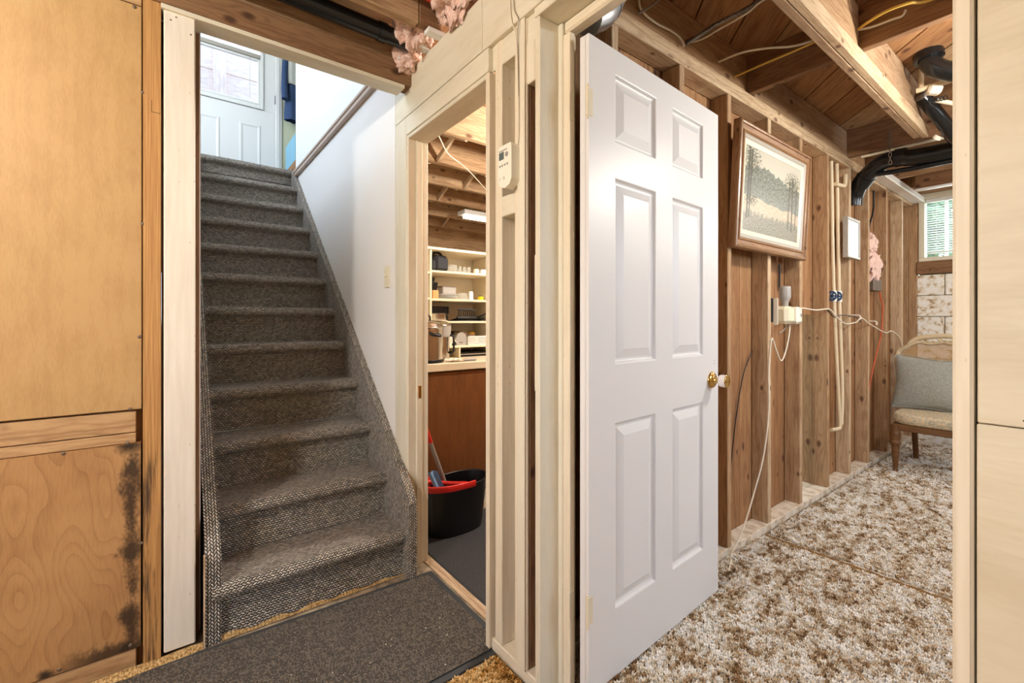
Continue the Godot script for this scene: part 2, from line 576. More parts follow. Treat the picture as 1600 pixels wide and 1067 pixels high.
	M["leaf"].backlight = rgb(80, 110, 40)
	mat("bark", rgb(110, 90, 70), 0.9)
	mat("lawn", rgb(116, 140, 70), 0.95)
	mat("siding", rgb(214, 210, 204), 0.7)
	var gl := mat("glass", Color(0.96, 0.98, 0.98, 0.06), 0.02)
	gl.transparency = BaseMaterial3D.TRANSPARENCY_ALPHA
	var jar := mat("jar_glass", Color(0.92, 0.95, 0.93, 0.25), 0.05)
	jar.transparency = BaseMaterial3D.TRANSPARENCY_ALPHA
	for e in [["bulb_warm", Color(1.0, 0.94, 0.84), 6.0], ["tube_white", Color(1.0, 0.97, 0.9), 5.0]]:
		var m := mat(e[0], rgb(250, 246, 236), 0.3)
		m.emission_enabled = true
		m.emission = e[1]
		m.emission_energy_multiplier = e[2]

# birch plywood with looping year rings; mould along its worn edge
func stained_plywood() -> Image:
	var w := 1024
	var h := 660
	var im := Image.create(w, h, false, Image.FORMAT_RGB8)
	var n1 := noise(301, 1.0, 2)
	var n2 := noise(302, 1.0, 3)
	var n3 := noise(303, 1.0, 5)
	var light := rgb(210, 172, 120)
	var dark := rgb(166, 124, 80)
	for y in h:
		for x in w:
			var u := (x + 0.5) / w
			var q := (y + 0.5) / h
			var f := n1.get_noise_2d(u * 5.0, q * 1.1) * 3.2 + u * 6.0
			# a cathedral figure in the middle of the sheet in view
			var dx := (u - 0.70) / 0.09
			f += 2.2 * exp(-dx * dx) * (1.0 - q) * 1.6 - dx * dx * exp(-dx * dx) * 0.9
			var ring := fposmod(f * 1.6, 1.0)
			ring = pow(ring, 4.0)
			var fib := n2.get_noise_2d(u * 160.0, q * 12.0)
			var g := clampf(ring * 0.38 + fib * 0.2 + n1.get_noise_2d(u * 3.0 + 7.0, q * 3.0) * 0.4 + 0.2, 0.0, 1.0)
			var c := light.lerp(dark, g)
			var edge := 1.0 - u
			var mo := n3.get_noise_2d(u * 26.0, q * 9.0) * 0.6 + n3.get_noise_2d(u * 90.0 + 5.0, q * 40.0) * 0.45
			var wide := 0.024 + 0.022 * n1.get_noise_2d(3.0, q * 5.0)
			var s := clampf((wide - absf(edge - 0.022)) / 0.026 + mo * 0.95, 0.0, 1.0) * clampf(q * 18.0, 0.0, 1.0)
			var foot := clampf((q - 0.93) / 0.05 + mo, 0.0, 1.0) * clampf((u - 0.80) / 0.1, 0.0, 1.0)
			var spot := 0.0
			for k in [[0.972, 0.0, 0.03], [0.965, 0.985, 0.028], [0.79, 0.99, 0.018]]:
				var dd := Vector2(u - k[0], (q - k[1]) * 0.65).length()
				spot = maxf(spot, clampf(1.3 - dd / k[2] + mo * 0.5, 0.0, 1.0))
			var st := clampf(maxf(maxf(s * 0.78, foot * 0.7), spot * 0.9), 0.0, 0.92)
			im.set_pixel(x, y, c.lerp(rgb(46, 34, 22), st))
	return im

# a plank with water stains that rise from the floor; width is across, the picture's top is the board's top
func stained_board() -> Image:
	var w := 96
	var h := 1024
	var im := Image.create(w, h, false, Image.FORMAT_RGB8)
	var n1 := noise(311, 1.0, 3)
	var n3 := noise(313, 1.0, 4)
	for y in h:
		for x in w:
			var u := (x + 0.5) / w
			var q := (y + 0.5) / h
			var g := clampf(0.4 + n1.get_noise_2d(u * 8.0, q * 6.0) * 0.6 + n1.get_noise_2d(u * 40.0, q * 14.0) * 0.25, 0.0, 1.0)
			var c := rgb(206, 158, 96).lerp(rgb(158, 108, 58), g)
			var mo := n3.get_noise_2d(u * 3.0, q * 8.0) + n3.get_noise_2d(u * 9.0, q * 24.0) * 0.5
			var s := clampf((q - 0.66) / 0.05, 0.0, 1.0) * clampf(0.34 + mo * 1.0 - absf(u - 0.25) * 0.9, 0.0, 1.0)
			im.set_pixel(x, y, c.lerp(rgb(52, 38, 24), s * 0.85))
	return im

func worn_paint(coat: Color, under: Color) -> Image:
	var im := Image.create(256, 512, false, Image.FORMAT_RGB8)
	var n1 := noise(321, 1.0, 4)
	for y in 512:
		for x in 256:
			var u := mir((x + 0.5) / 256.0)
			var q := mir((y + 0.5) / 512.0)
			var g := n1.get_noise_2d(u * 14.0, q * 22.0)
			var c := coat.lerp(Color(coat.r * 0.95, coat.g * 0.94, coat.b * 0.92), clampf(0.5 + n1.get_noise_2d(u * 1.5, q * 26.0) * 0.8, 0.0, 1.0))
			im.set_pixel(x, y, c.lerp(under, clampf((g - 0.60) * 9.0, 0.0, 0.7)))
	return im

# woods round a pale clearing, thin trunks at both sides
func landscape_picture() -> Image:
	var w := 512
	var h := 384
	var im := Image.create(w, h, false, Image.FORMAT_RGB8)
	var n1 := noise(401, 1.0, 4)
	var n2 := noise(402, 1.0, 3)
	for y in h:
		for x in w:
			var u := (x + 0.5) / w
			var q := (y + 0.5) / h
			var c := rgb(192, 187, 172).lerp(rgb(204, 197, 178), q * 3.0)  # greyed colours here and below carry the haze of its glass
			var ridge := 0.25 - 0.06 * sin(u * 5.0) + n1.get_noise_2d(u * 9.0, 1.0) * 0.06
			if q > ridge:
				var f := n1.get_noise_2d(u * 24.0, q * 24.0)
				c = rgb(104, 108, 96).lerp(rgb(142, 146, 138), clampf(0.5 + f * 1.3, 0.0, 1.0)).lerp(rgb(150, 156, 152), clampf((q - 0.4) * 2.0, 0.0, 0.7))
			var bank := 0.58 + n1.get_noise_2d(u * 4.0, 5.0) * 0.04 + 0.05 * u
			if q > bank:
				c = rgb(204, 192, 170).lerp(rgb(184, 168, 146), clampf(0.5 + n2.get_noise_2d(u * 12.0, q * 50.0), 0.0, 1.0))
			var reeds := 0.77 + n2.get_noise_2d(u * 60.0, 2.0) * 0.07
			if q > reeds:
				c = rgb(116, 114, 100).lerp(rgb(160, 158, 146), clampf(0.5 + n2.get_noise_2d(u * 60.0, q * 30.0) * 1.2, 0.0, 1.0))
			for t in [[0.06, 0.012, 0.0, 0.86], [0.10, 0.010, 0.02, 0.84], [0.80, 0.009, 0.2, 0.86], [0.86, 0.011, 0.15, 0.88], [0.93, 0.008, 0.25, 0.84]]:
				var tx: float = t[0] + sin(q * 3.0 + t[0] * 20.0) * 0.008
				if absf(u - tx) < t[1] and q > t[2] and q < t[3]:
					c = rgb(112, 110, 104).lerp(rgb(70, 66, 58), clampf(0.5 + (u - tx) / t[1] * 0.5, 0.0, 1.0))
			for t in [[0.1, 0.14, 0.15, 0.17], [0.86, 0.24, 0.16, 0.15], [0.12, 0.62, 0.1, 0.07]]:
				var e := Vector2((u - t[0]) / t[2], (q - t[1]) / t[3]).length()
				if n2.get_noise_2d(u * 40.0, q * 32.0) + 0.45 - e * 0.55 > 0.12 and e < 1.1:
					c = c.lerp(rgb(74, 78, 62), 0.75)
			im.set_pixel(x, y, c)
	return im

func omni(parent: Node, p: Vector3, c: Color, e: float, size: float) -> void:
	var l := OmniLight3D.new()
	l.name = "light"
	l.light_color = c
	l.light_energy = e
	l.light_size = size
	l.omni_range = 30.0
	l.omni_attenuation = 2.0
	l.shadow_enabled = true
	parent.add_child(l, true)
	l.position = p - origin(parent)

func area(called: String, p: Vector3, look: Vector3, w: float, h: float, c: Color, e: float) -> void:
	var l := AreaLight3D.new()
	l.name = called
	l.area_size = Vector2(w, h)
	l.light_color = c
	l.light_energy = e
	l.area_range = 30.0
	l.shadow_enabled = true
	add_child(l)
	l.look_at_from_position(p, p + look, Vector3.UP if absf(look.y) < 0.9 else Vector3.FORWARD)

func _ready() -> void:
	rng.seed = 7
	# ---- camera: level, lens shifted down a little
	var cam := Camera3D.new()
	cam.name = "camera"
	add_child(cam)
	cam.position = Vector3(0, 1.17, 0)
	cam.rotation.y = -atan(536.0 / 702.0)
	cam.projection = Camera3D.PROJECTION_FRUSTUM
	cam.near = 0.05
	cam.far = 200.0
	cam.size = cam.near * 1067.0 / 702.0
	cam.frustum_offset = Vector2(0.0, -cam.near * 31.5 / 702.0)
	cam.current = true
	# ---- sky and exposure
	var we := WorldEnvironment.new()
	we.name = "environment"
	var env := Environment.new()
	var sky := Sky.new()
	var sm := ProceduralSkyMaterial.new()
	sm.sky_top_color = Color(0.55, 0.68, 0.86)
	sm.sky_horizon_color = Color(0.86, 0.9, 0.94)
	sm.ground_horizon_color = Color(0.6, 0.6, 0.56)
	sm.ground_bottom_color = Color(0.4, 0.4, 0.36)
	sm.sky_energy_multiplier = 2.7
	sky.sky_material = sm
	env.background_mode = Environment.BG_SKY
	env.sky = sky
	env.tonemap_mode = Environment.TONE_MAPPER_LINEAR
	env.tonemap_exposure = 0.98
	env.sdfgi_enabled = true
	env.ssao_enabled = true
	env.ssil_enabled = true
	we.environment = env
	add_child(we)
	# ---- daylight through the windows, and an added fill in the hallway
	area("daylight_upstairs", Vector3(-1.36, 3.85, -3.5), Vector3(1, -0.12, -0.1), 1.7, 1.3, Color(0.95, 0.98, 1.0), 5.2)
	area("added_fill_hallway", Vector3(-2.08, 1.45, 0.0), Vector3(1, 0.05, 0), 1.4, 0.9, Color(0.96, 0.98, 1.0), 1.25)  # added fill light for faces turned to the hallway, window made up
	area("daylight_rec_room", Vector3(2.8, 1.85, 2.56), Vector3(0, -0.15, -1), 1.3, 0.75, Color(0.86, 0.93, 1.0), 4.8)
	area("daylight_small_window", Vector3(5.9, 2.05, -0.7), Vector3(-1, -0.1, 0), 0.6, 0.5, Color(0.95, 1.0, 0.98), 0.6)
	make_materials()
	build_shell()
	build_left_wall()
	build_stairs()
	build_middle_wall()
	build_rear_wall()
	build_far_wall()
	build_ceilings()
	build_floor_coverings()
	build_door()
	build_upstairs()
	build_lamps()
	build_rear_wall_things()
	build_ceiling_things()
	build_chair()
	build_pantry()
	build_small_things()

func wall_with_hole(called: String, lo: Vector3, hi: Vector3, ax: int, h0: float, h1: float, y0: float, y1: float, m: Material, label: String) -> void:
	# a wall along axis ax with one opening from h0 to h1 and y0 to y1
	var t := thing(called, Vector3((lo.x + hi.x) * 0.5, lo.y, (lo.z + hi.z) * 0.5), label, "wall", "", "structure")
	var mb := nb()
	var a := lo
	var b := hi
	b[ax] = h0
	mb.box(a, b, 0.0)
	a = lo; b = hi
	a[ax] = h1
	mb.box(a, b, 0.0)
	a = lo; b = hi
	a[ax] = h0; b[ax] = h1; b.y = y0
	mb.box(a, b, 0.0)
	a = lo; b = hi
	a[ax] = h0; b[ax] = h1; a.y = y1
	mb.box(a, b, 0.0)
	put(mb, "wall_panel", m, t)

func swall(called: String, a: Vector3, b: Vector3, m: Material, label: String, cat := "wall") -> void:
	var o := bx(called, a, b, m, self, 0.0)
	tag(o, label, cat, "", "structure")

func build_shell() -> void:
	swall("floor", Vector3(-2.2, -0.12, -5.5), Vector3(5.9, 0.0, 2.7), M.concrete, "bare concrete floor slab of the basement", "floor")
	wall_with_hole("wall_west", Vector3(-2.2, 0, -2.1), Vector3(-2.1, 2.57, 2.6), 2, -0.75, 0.75, 0.95, 1.95, M.beige_wall, "plain beige end wall of the hallway with an opening added for fill light")
	wall_with_hole("wall_south", Vector3(-2.2, 0, 2.6), Vector3(5.9, 2.57, 2.7), 0, 2.15, 3.45, 1.45, 2.25, M.beige_wall, "plain beige wall with a high window opposite the bare studs")
	swall("wall_stair", Vector3(0.0, 0, -5.3), Vector3(0.095, 2.5, -2.07), M.white_wall, "white side wall of the stairs behind the painted post")
	swall("wall_utility_north", Vector3(0.95, 0, -5.5), Vector3(4.3, 2.57, -5.4), M.tan_wall, "tan wood wall at the end of the utility room")
	swall("wall_utility_east", Vector3(4.2, 0, -5.4), Vector3(4.3, 2.57, -1.3), M.beige_wall, "plain beige side wall of the utility room")

func build_left_wall() -> void:
	var w := thing("wall_left", Vector3(-1.0, 0, -2.0), "plywood clad wall with a mould stained lower sheet beside the white post", "wall", "", "structure")
	bx("backing", Vector3(-2.1, 0, -2.08), Vector3(-0.022, 2.57, -2.0), M.lumber_old, w, 0.0)
	bx("backing", Vector3(-0.0215, 0, -2.08), Vector3(0.09, 2.245, -2.045), M.lumber_old, w, 0.0)
	# the upper sheet, two rails, the lower sheet, the bottom rail and the upright board
	bx("plywood_sheet", Vector3(-2.1, 0.874, -2.0), Vector3(-0.073, 2.233, -1.968), M.plywood, w, 0.002, 1)
	bx("rail", Vector3(-2.1, 0.797, -2.0), Vector3(-0.088, 0.868, -1.974), M.plywood_board, w, 0.002, 0)
	bx("rail", Vector3(-2.1, 0.762, -2.0), Vector3(-0.088, 0.7945, -1.974), M.plywood_board, w, 0.002, 0)
	var lo := MB.new()
	var a := Vector3(-1.15, 0.074, -1.968)
	var b := Vector3(-0.076, 0.7605, -1.968)
	lo.quad(Vector3(a.x, b.y, a.z), b, Vector3(b.x, a.y, a.z), a, Vector3.BACK)
	var e := Vector3(0, 0, -0.03)
	lo.quad(b, b + e, Vector3(b.x, a.y, a.z) + e, Vector3(b.x, a.y, a.z), Vector3.RIGHT, Vector2(0.7, 0.1), Vector2(0.71, 0.1), Vector2(0.71, 0.9), Vector2(0.7, 0.9))
	lo.quad(Vector3(a.x, b.y, a.z), b, b + e, Vector3(a.x, b.y, a.z) + e, Vector3.UP, Vector2(0.3, 0.5), Vector2(0.7, 0.5), Vector2(0.7, 0.51), Vector2(0.3, 0.51))
	lo.quad(a, Vector3(b.x, a.y, a.z), Vector3(b.x, a.y, a.z) + e, a + e, Vector3.DOWN, Vector2(0.3, 0.5), Vector2(0.7, 0.5), Vector2(0.7, 0.51), Vector2(0.3, 0.51))
	put(lo, "plywood_sheet", M.plywood_stained, w).set_meta("label", "lower plywood sheet with black mould along its edge")
	bx("plywood_sheet", Vector3(-2.1, 0.074, -2.0), Vector3(-1.152, 0.7605, -1.968), M.plywood, w, 0.002, 1)
	bx("rail", Vector3(-2.1, 0.0, -2.0), Vector3(-0.088, 0.068, -1.972), M.plywood_board, w, 0.002, 0)
	var bd := MB.new()
	a = Vector3(-0.070, 0.0, -1.966)
	b = Vector3(-0.022, 2.30, -1.966)
	bd.quad(Vector3(a.x, b.y, a.z), b, Vector3(b.x, a.y, a.z), a, Vector3.BACK)
	bd.quad(b, b + e, Vector3(b.x, a.y, a.z) + e, Vector3(b.x, a.y, a.z), Vector3.RIGHT, Vector2(0.9, 0), Vector2(1, 0), Vector2(1, 1), Vector2(0.9, 1))
	bd.quad(a, a + e, Vector3(a.x, b.y, a.z) + e, Vector3(a.x, b.y, a.z), Vector3.LEFT, Vector2(0.1, 1), Vector2(0, 1), Vector2(0, 0), Vector2(0.1, 0))
	put(bd, "upright_board", M.board_stained, w)
	bx("rail", Vector3(-2.1, 2.238, -2.0), Vector3(-0.073, 2.37, -1.972), M.plywood_board, w, 0.002, 0)
	# screws along the joints
	for p in [[-0.071, 1.944], [-0.071, 1.5], [-0.079, 1.118], [-0.103, 0.877], [-0.262, 0.757], [-0.110, 0.764], [-0.102, 0.087], [-0.074, 0.42], [-0.092, 2.225], [-0.272, 0.086]]:
		var mb := nb()
		mb.xf = Transform3D(Basis(Vector3.RIGHT, PI / 2), Vector3(p[0], p[1], -1.968))
		mb.lathe(Vector3.ZERO, V2([0.0, 0.0035, 0.003, 0.003, 0.0055, 0.0015, 0.006, -0.001]), 10)
		put(mb, "screw", M.rust_metal, w)
	# a carpenter's pencil corner drawn on the upright board
	var pm := nb()
	pm.box(Vector3(-0.0475, 1.886, -1.9662), Vector3(-0.0462, 1.925, -1.9656), 0.0)
	pm.box(Vector3(-0.0475, 1.885, -1.9662), Vector3(-0.022, 1.8863, -1.9656), 0.0)
	put(pm, "pencil_mark", M.black_plastic, w)
	# the white painted post
	var t := thing("trim_1", Vector3(0.03, 0, -1.99), "white painted post with chipped edges between the plywood and the stairs", "post", "", "structure")
	bx("post", Vector3(-0.0145, 0.02, -2.03), Vector3(0.0755, 2.262, -1.965), M.post_white, t, 0.004, 1)
	for p in [[0.062, 2.19], [0.005, 2.22], [0.02, 2.235]]:
		var mb := nb()
		mb.xf = Transform3D(Basis(Vector3.RIGHT, PI / 2), Vector3(p[0], p[1], -1.965))
		mb.lathe(Vector3.ZERO, V2([0.0, 0.001, 0.003, 0.0005, 0.0032, -0.001]), 8)
		put(mb, "nail_head", M.rust_metal, t)
	bx("shim", Vector3(-0.010, 0.0, -2.03), Vector3(0.07, 0.018, -1.99), M.lumber_old, t)

func build_stairs() -> void:
	var s := thing("staircase", Vector3(0.5, 0, -3.1), "straight flight of twelve steps wrapped in grey-brown looped carpet", "staircase")
	var r := 0.2095
	var tr := 0.219
	for i in 12:
		var y0 := r * i
		var y1 := r * (i + 1)
		var tip := -1.932 - tr * i
		var back := tip - tr - 0.03
		if i == 11:
			back = tip - 0.30
		var prof: Array = []   # (z, y) from the foot of the riser over the nosing to the next riser
		var jig := rng.randf_range(-0.004, 0.004)
		for k in 9:
			var f := k / 8.0
			prof.append(Vector2(tip - 0.034 - 0.006 * sin(f * 3.0), lerpf(y0, y1 - 0.062, f)))
		for k in 10:
			var an := lerpf(-1.35, PI / 2, k / 9.0)
			var rr := 0.027
			prof.append(Vector2(tip - rr + cos(an) * rr + (0.004 if an < 0.0 else 0.0), y1 - 0.028 + sin(an) * 0.028))
		for k in range(1, 7):
			prof.append(Vector2(lerpf(tip - 0.027, back, k / 6.0), y1 - 0.004 * sin(k / 6.0 * PI)))
		var rows: Array = []
		for q in prof:
			var line := PackedVector3Array()
			for k in 13:
				var x := lerpf(0.125, 0.885, k / 12.0)
				var wob := sin(x * 9.0 + i * 2.1) * 0.0025 + jig
				line.append(Vector3(x, q.y + wob * 0.4, q.x + wob))
			rows.append(line)
		var mb := MB.new()
		mb.off = Vector2(rng.randf(), rng.randf())
		mb.surf(rows)
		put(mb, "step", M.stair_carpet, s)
	# carpeted strings at both sides
	var right := PackedVector2Array()
	var left := PackedVector2Array()
	for p in [[0.0, -1.893], [0.345, -1.893], [0.395, -1.925], [2.40, -4.235], [2.513, -4.36], [2.3, -4.36], [0.0, -2.4]]:
		right.append(Vector2(p[0], p[1]))
	for p in [[0.0, -1.945], [0.30, -1.945], [0.345, -1.975], [2.42, -4.15], [2.513, -4.36], [2.3, -4.36], [0.0, -2.4]]:
		left.append(Vector2(p[0], p[1]))
	for q in [["string", right, 0.862, 0.8985], ["string", left, 0.104, 0.152]]:
		# axes after x are y and z
		var mb := nb()
		mb.prism(q[1], 0, q[2], q[3])
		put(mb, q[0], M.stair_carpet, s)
	# frayed jute backing showing below the lowest riser
	var jr: Array = []
	for k in 2:
		var line := PackedVector3Array()
		for j in 26:
			var f := j / 25.0
			var h := 0.007 + 0.010 * (1.0 - f) + 0.006 * sin(f * 31.0) + rng.randf_range(-0.002, 0.002)
			line.append(Vector3(lerpf(0.15, 0.865, f), 0.004 if k == 0 else h, -1.957 + 0.012 * (1 - k)))
		jr.append(line)
	var jm := nb()
	jm.surf(jr)
	put(jm, "backing_edge", M.jute_edge, s)
	bx("plywood_edge", Vector3(0.098, 0.0, -1.957), Vector3(0.1035, 0.33, -1.935), M.lumber_pale, s, 0.001)
	# landing at the head of the flight
	var l := thing("floor_landing", Vector3(0.3, 2.4, -4.85), "carpeted landing inside the white back door", "landing", "", "structure")
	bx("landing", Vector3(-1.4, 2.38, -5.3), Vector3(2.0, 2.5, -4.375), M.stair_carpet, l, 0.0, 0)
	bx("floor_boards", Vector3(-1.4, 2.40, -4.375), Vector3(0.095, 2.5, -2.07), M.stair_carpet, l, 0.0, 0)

func build_middle_wall() -> void:
	var w := thing("wall_middle", Vector3(0.93, 0, -2.0), "cream painted wall with open studs and the utility doorway beside the stairs", "wall", "", "structure")
	var c: Material = M.cream
	# stair side and upper wall
	bx("drywall", Vector3(0.9, 0, -4.36), Vector3(0.95, 2.44, -2.142), M.white_wall, w, 0.0)
	bx("drywall", Vector3(0.9, 2.49, -4.36), Vector3(0.95, 5.0, -2.07), M.white_upstairs, w, 0.0)
	bx("drywall", Vector3(0.902, 2.345, -2.4), Vector3(0.95, 2.49, -2.142), M.white_wall, w, 0.0)
	# doorway to the utility room
	bx("casing", Vector3(0.9, 0.0, -2.139), Vector3(0.93, 2.145, -2.012), c, w, 0.003)
	bx("jamb", Vector3(0.905, 0.0, -2.03), Vector3(1.01, 2.06, -2.0), c, w, 0.003)
	bx("door_stop", Vector3(0.945, 0.0, -2.001), Vector3(0.975, 2.045, -1.99), c, w, 0.002)
	bx("strike_plate", Vector3(0.953, 0.80, -1.9905), Vector3(0.968, 0.86, -1.9885), M.brass, w, 0.0005)
	bx("header_board", Vector3(0.9, 2.147, -2.139), Vector3(0.93, 2.347, -1.36), c, w, 0.002)
	bx("header_board", Vector3(0.901, 2.147, -1.358), Vector3(0.93, 2.347, -0.10), c, w, 0.002)
	bx("head_casing", Vector3(0.9, 2.058, -2.012), Vector3(0.925, 2.1435, -1.317), c, w, 0.002)
	bx("head_jamb", Vector3(0.905, 2.04, -2.0), Vector3(1.01, 2.058, -1.34), c, w, 0.002)
	bx("jamb", Vector3(0.903, 0.0, -1.34), Vector3(1.01, 2.058, -1.318), M.cream_worn, w, 0.003)
	bx("door_stop", Vector3(0.945, 0.0, -1.352), Vector3(0.975, 2.04, -1.34), c, w, 0.002)
	# studs, blocks and plates between the two doorways
	bx("stud", Vector3(0.915, 0.045, -1.297), Vector3(1.0, 2.147, -1.258), M.cream_worn, w, 0.003)
	bx("backing_board", Vector3(0.985, 0.045, -1.258), Vector3(1.0, 2.147, -1.183), c, w, 0.002)
	bx("stud", Vector3(0.925, 0.045, -1.181), Vector3(1.0, 2.147, -1.118), M.lumber_old, w, 0.003)
	bx("stud_facing", Vector3(0.912, 0.045, -1.181), Vector3(0.924, 2.147, -1.118), M.cream_worn, w, 0.003)
	bx("stud_strip", Vector3(0.905, 0.045, -1.158), Vector3(0.9115, 2.147, -1.120), c, w, 0.002)
	bx("blocking", Vector3(0.913, 1.53, -1.2575), Vector3(0.98, 1.60, -1.1815), c, w, 0.003)
	bx("blocking", Vector3(0.913, 1.93, -1.1175), Vector3(0.97, 2.06, -1.0785), c, w, 0.003)
	bx("backing_board", Vector3(0.985, 0.045, -1.118), Vector3(1.0, 2.147, -1.073), M.lumber_old, w, 0.002)
	bx("filler_strip", Vector3(0.917, 0.95, -1.085), Vector3(0.93, 1.38, -1.0735), c, w, 0.002)
	bx("bottom_plate", Vector3(0.913, 0.0, -1.316), Vector3(1.0, 0.045, -1.074), M.cream_worn, w, 0.004)
	bx("top_blocking", Vector3(0.918, 2.06, -1.316), Vector3(1.0, 2.147, -1.074), c, w, 0.002)
	# frame of the doorway to the further room
	bx("jamb", Vector3(0.908, 0.0, -1.072), Vector3(0.992, 2.116, -1.05), M.cream, w, 0.003)
	bx("jamb", Vector3(0.988, 0.0, -1.072), Vector3(1.05, 2.116, -1.032), c, w, 0.003)
	bx("door_stop", Vector3(0.992, 0.0, -1.033), Vector3(1.0145, 2.075, -1.003), M.cream_worn, w, 0.002)
	bx("head_jamb", Vector3(0.906, 2.116, -1.072), Vector3(1.05, 2.147, -0.10), c, w, 0.002)
	bx("head_stop", Vector3(0.992, 2.078, -1.03), Vector3(1.035, 2.115, -0.14), M.cream_worn, w, 0.006)
	bx("jamb", Vector3(0.905, 0.0, -0.131), Vector3(1.05, 2.116, -0.109), M.cream_worn, w, 0.004)
	bx("plate", Vector3(0.93, 2.147, -2.14), Vector3(1.0, 2.347, -0.10), M.lumber_old, w, 0.0)
	# the closed face between the doorway and the hallway's end
	var p := thing("wall_right", Vector3(0.93, 0, 1.2), "cream panelled wall with a level joint beside the door opening", "wall", "", "structure")
	var jy := 1.026
	bx("panel", Vector3(0.908, jy + 0.001, -0.1055), Vector3(0.93, 2.35, 2.6), M.panel_cream, p, 0.0015)
	bx("panel", Vector3(0.908, 0.0, -0.1062), Vector3(0.93, jy - 0.0006, 2.6), M.panel_cream, p, 0.0015)
	bx("backing", Vector3(0.931, 0.0, -0.107), Vector3(1.05, 2.35, 2.6), M.lumber_old, p, 0.0)
	var nl := nb()
	nl.xf = Transform3D(Basis(Vector3.BACK, PI / 2), Vector3(0.908, 1.037, -0.062))
	nl.lathe(Vector3.ZERO, V2([0.0, 0.001, 0.0012, 0.0006, 0.0014, -0.001]), 8)
	put(nl, "nail_head", M.rust_metal, p)

func build_rear_wall() -> void:
	var w := thing("wall_rear", Vector3(3.4, 0, -1.17), "open stud wall with plank sheathing behind the picture", "wall", "", "structure")
	var mats := [M.lumber, M.lumber_b, M.lumber_c]
	var k := 0
	for x in [1.33, 1.78, 2.199, 2.645, 3.081, 3.536, 3.977, 4.418, 4.917, 5.42]:
		bx("stud", Vector3(x, 0.045, -1.209), Vector3(x + 0.038, 2.30, -1.12), mats[k % 3], w, 0.003, 1)
		k += 1
	bx("bottom_plate", Vector3(1.05, 0.0, -1.209), Vector3(5.8, 0.045, -1.118), M.dusty_plate, w, 0.003, 0)
	bx("top_plate", Vector3(1.05, 2.30, -1.209), Vector3(5.8, 2.334, -1.118), M.lumber, w, 0.003, 0)
	bx("top_plate", Vector3(1.05, 2.3355, -1.209), Vector3(5.8, 2.37, -1.12), M.lumber, w, 0.003, 0)
	bx("rim_joist", Vector3(1.05, 2.372, -1.18), Vector3(5.8, 2.568, -1.14), M.lumber_c, w, 0.003, 0)
	bx("rim_joist_patch", Vector3(2.5, 2.374, -1.139), Vector3(3.95, 2.56, -1.128), M.lumber_grey, w, 0.002, 0)
	var x := 1.0
	while x < 5.8:
		var wd := rng.randf_range(0.19, 0.24)
		var x1 := minf(x + wd, 5.8)
		bx("plank", Vector3(x, 0.0, -1.236), Vector3(x1 - 0.003, 2.40, -1.211), [M.sheathing, M.sheathing_b, M.sheathing][k % 3], w, 0.002, 1)
		k += 1
		x = x1

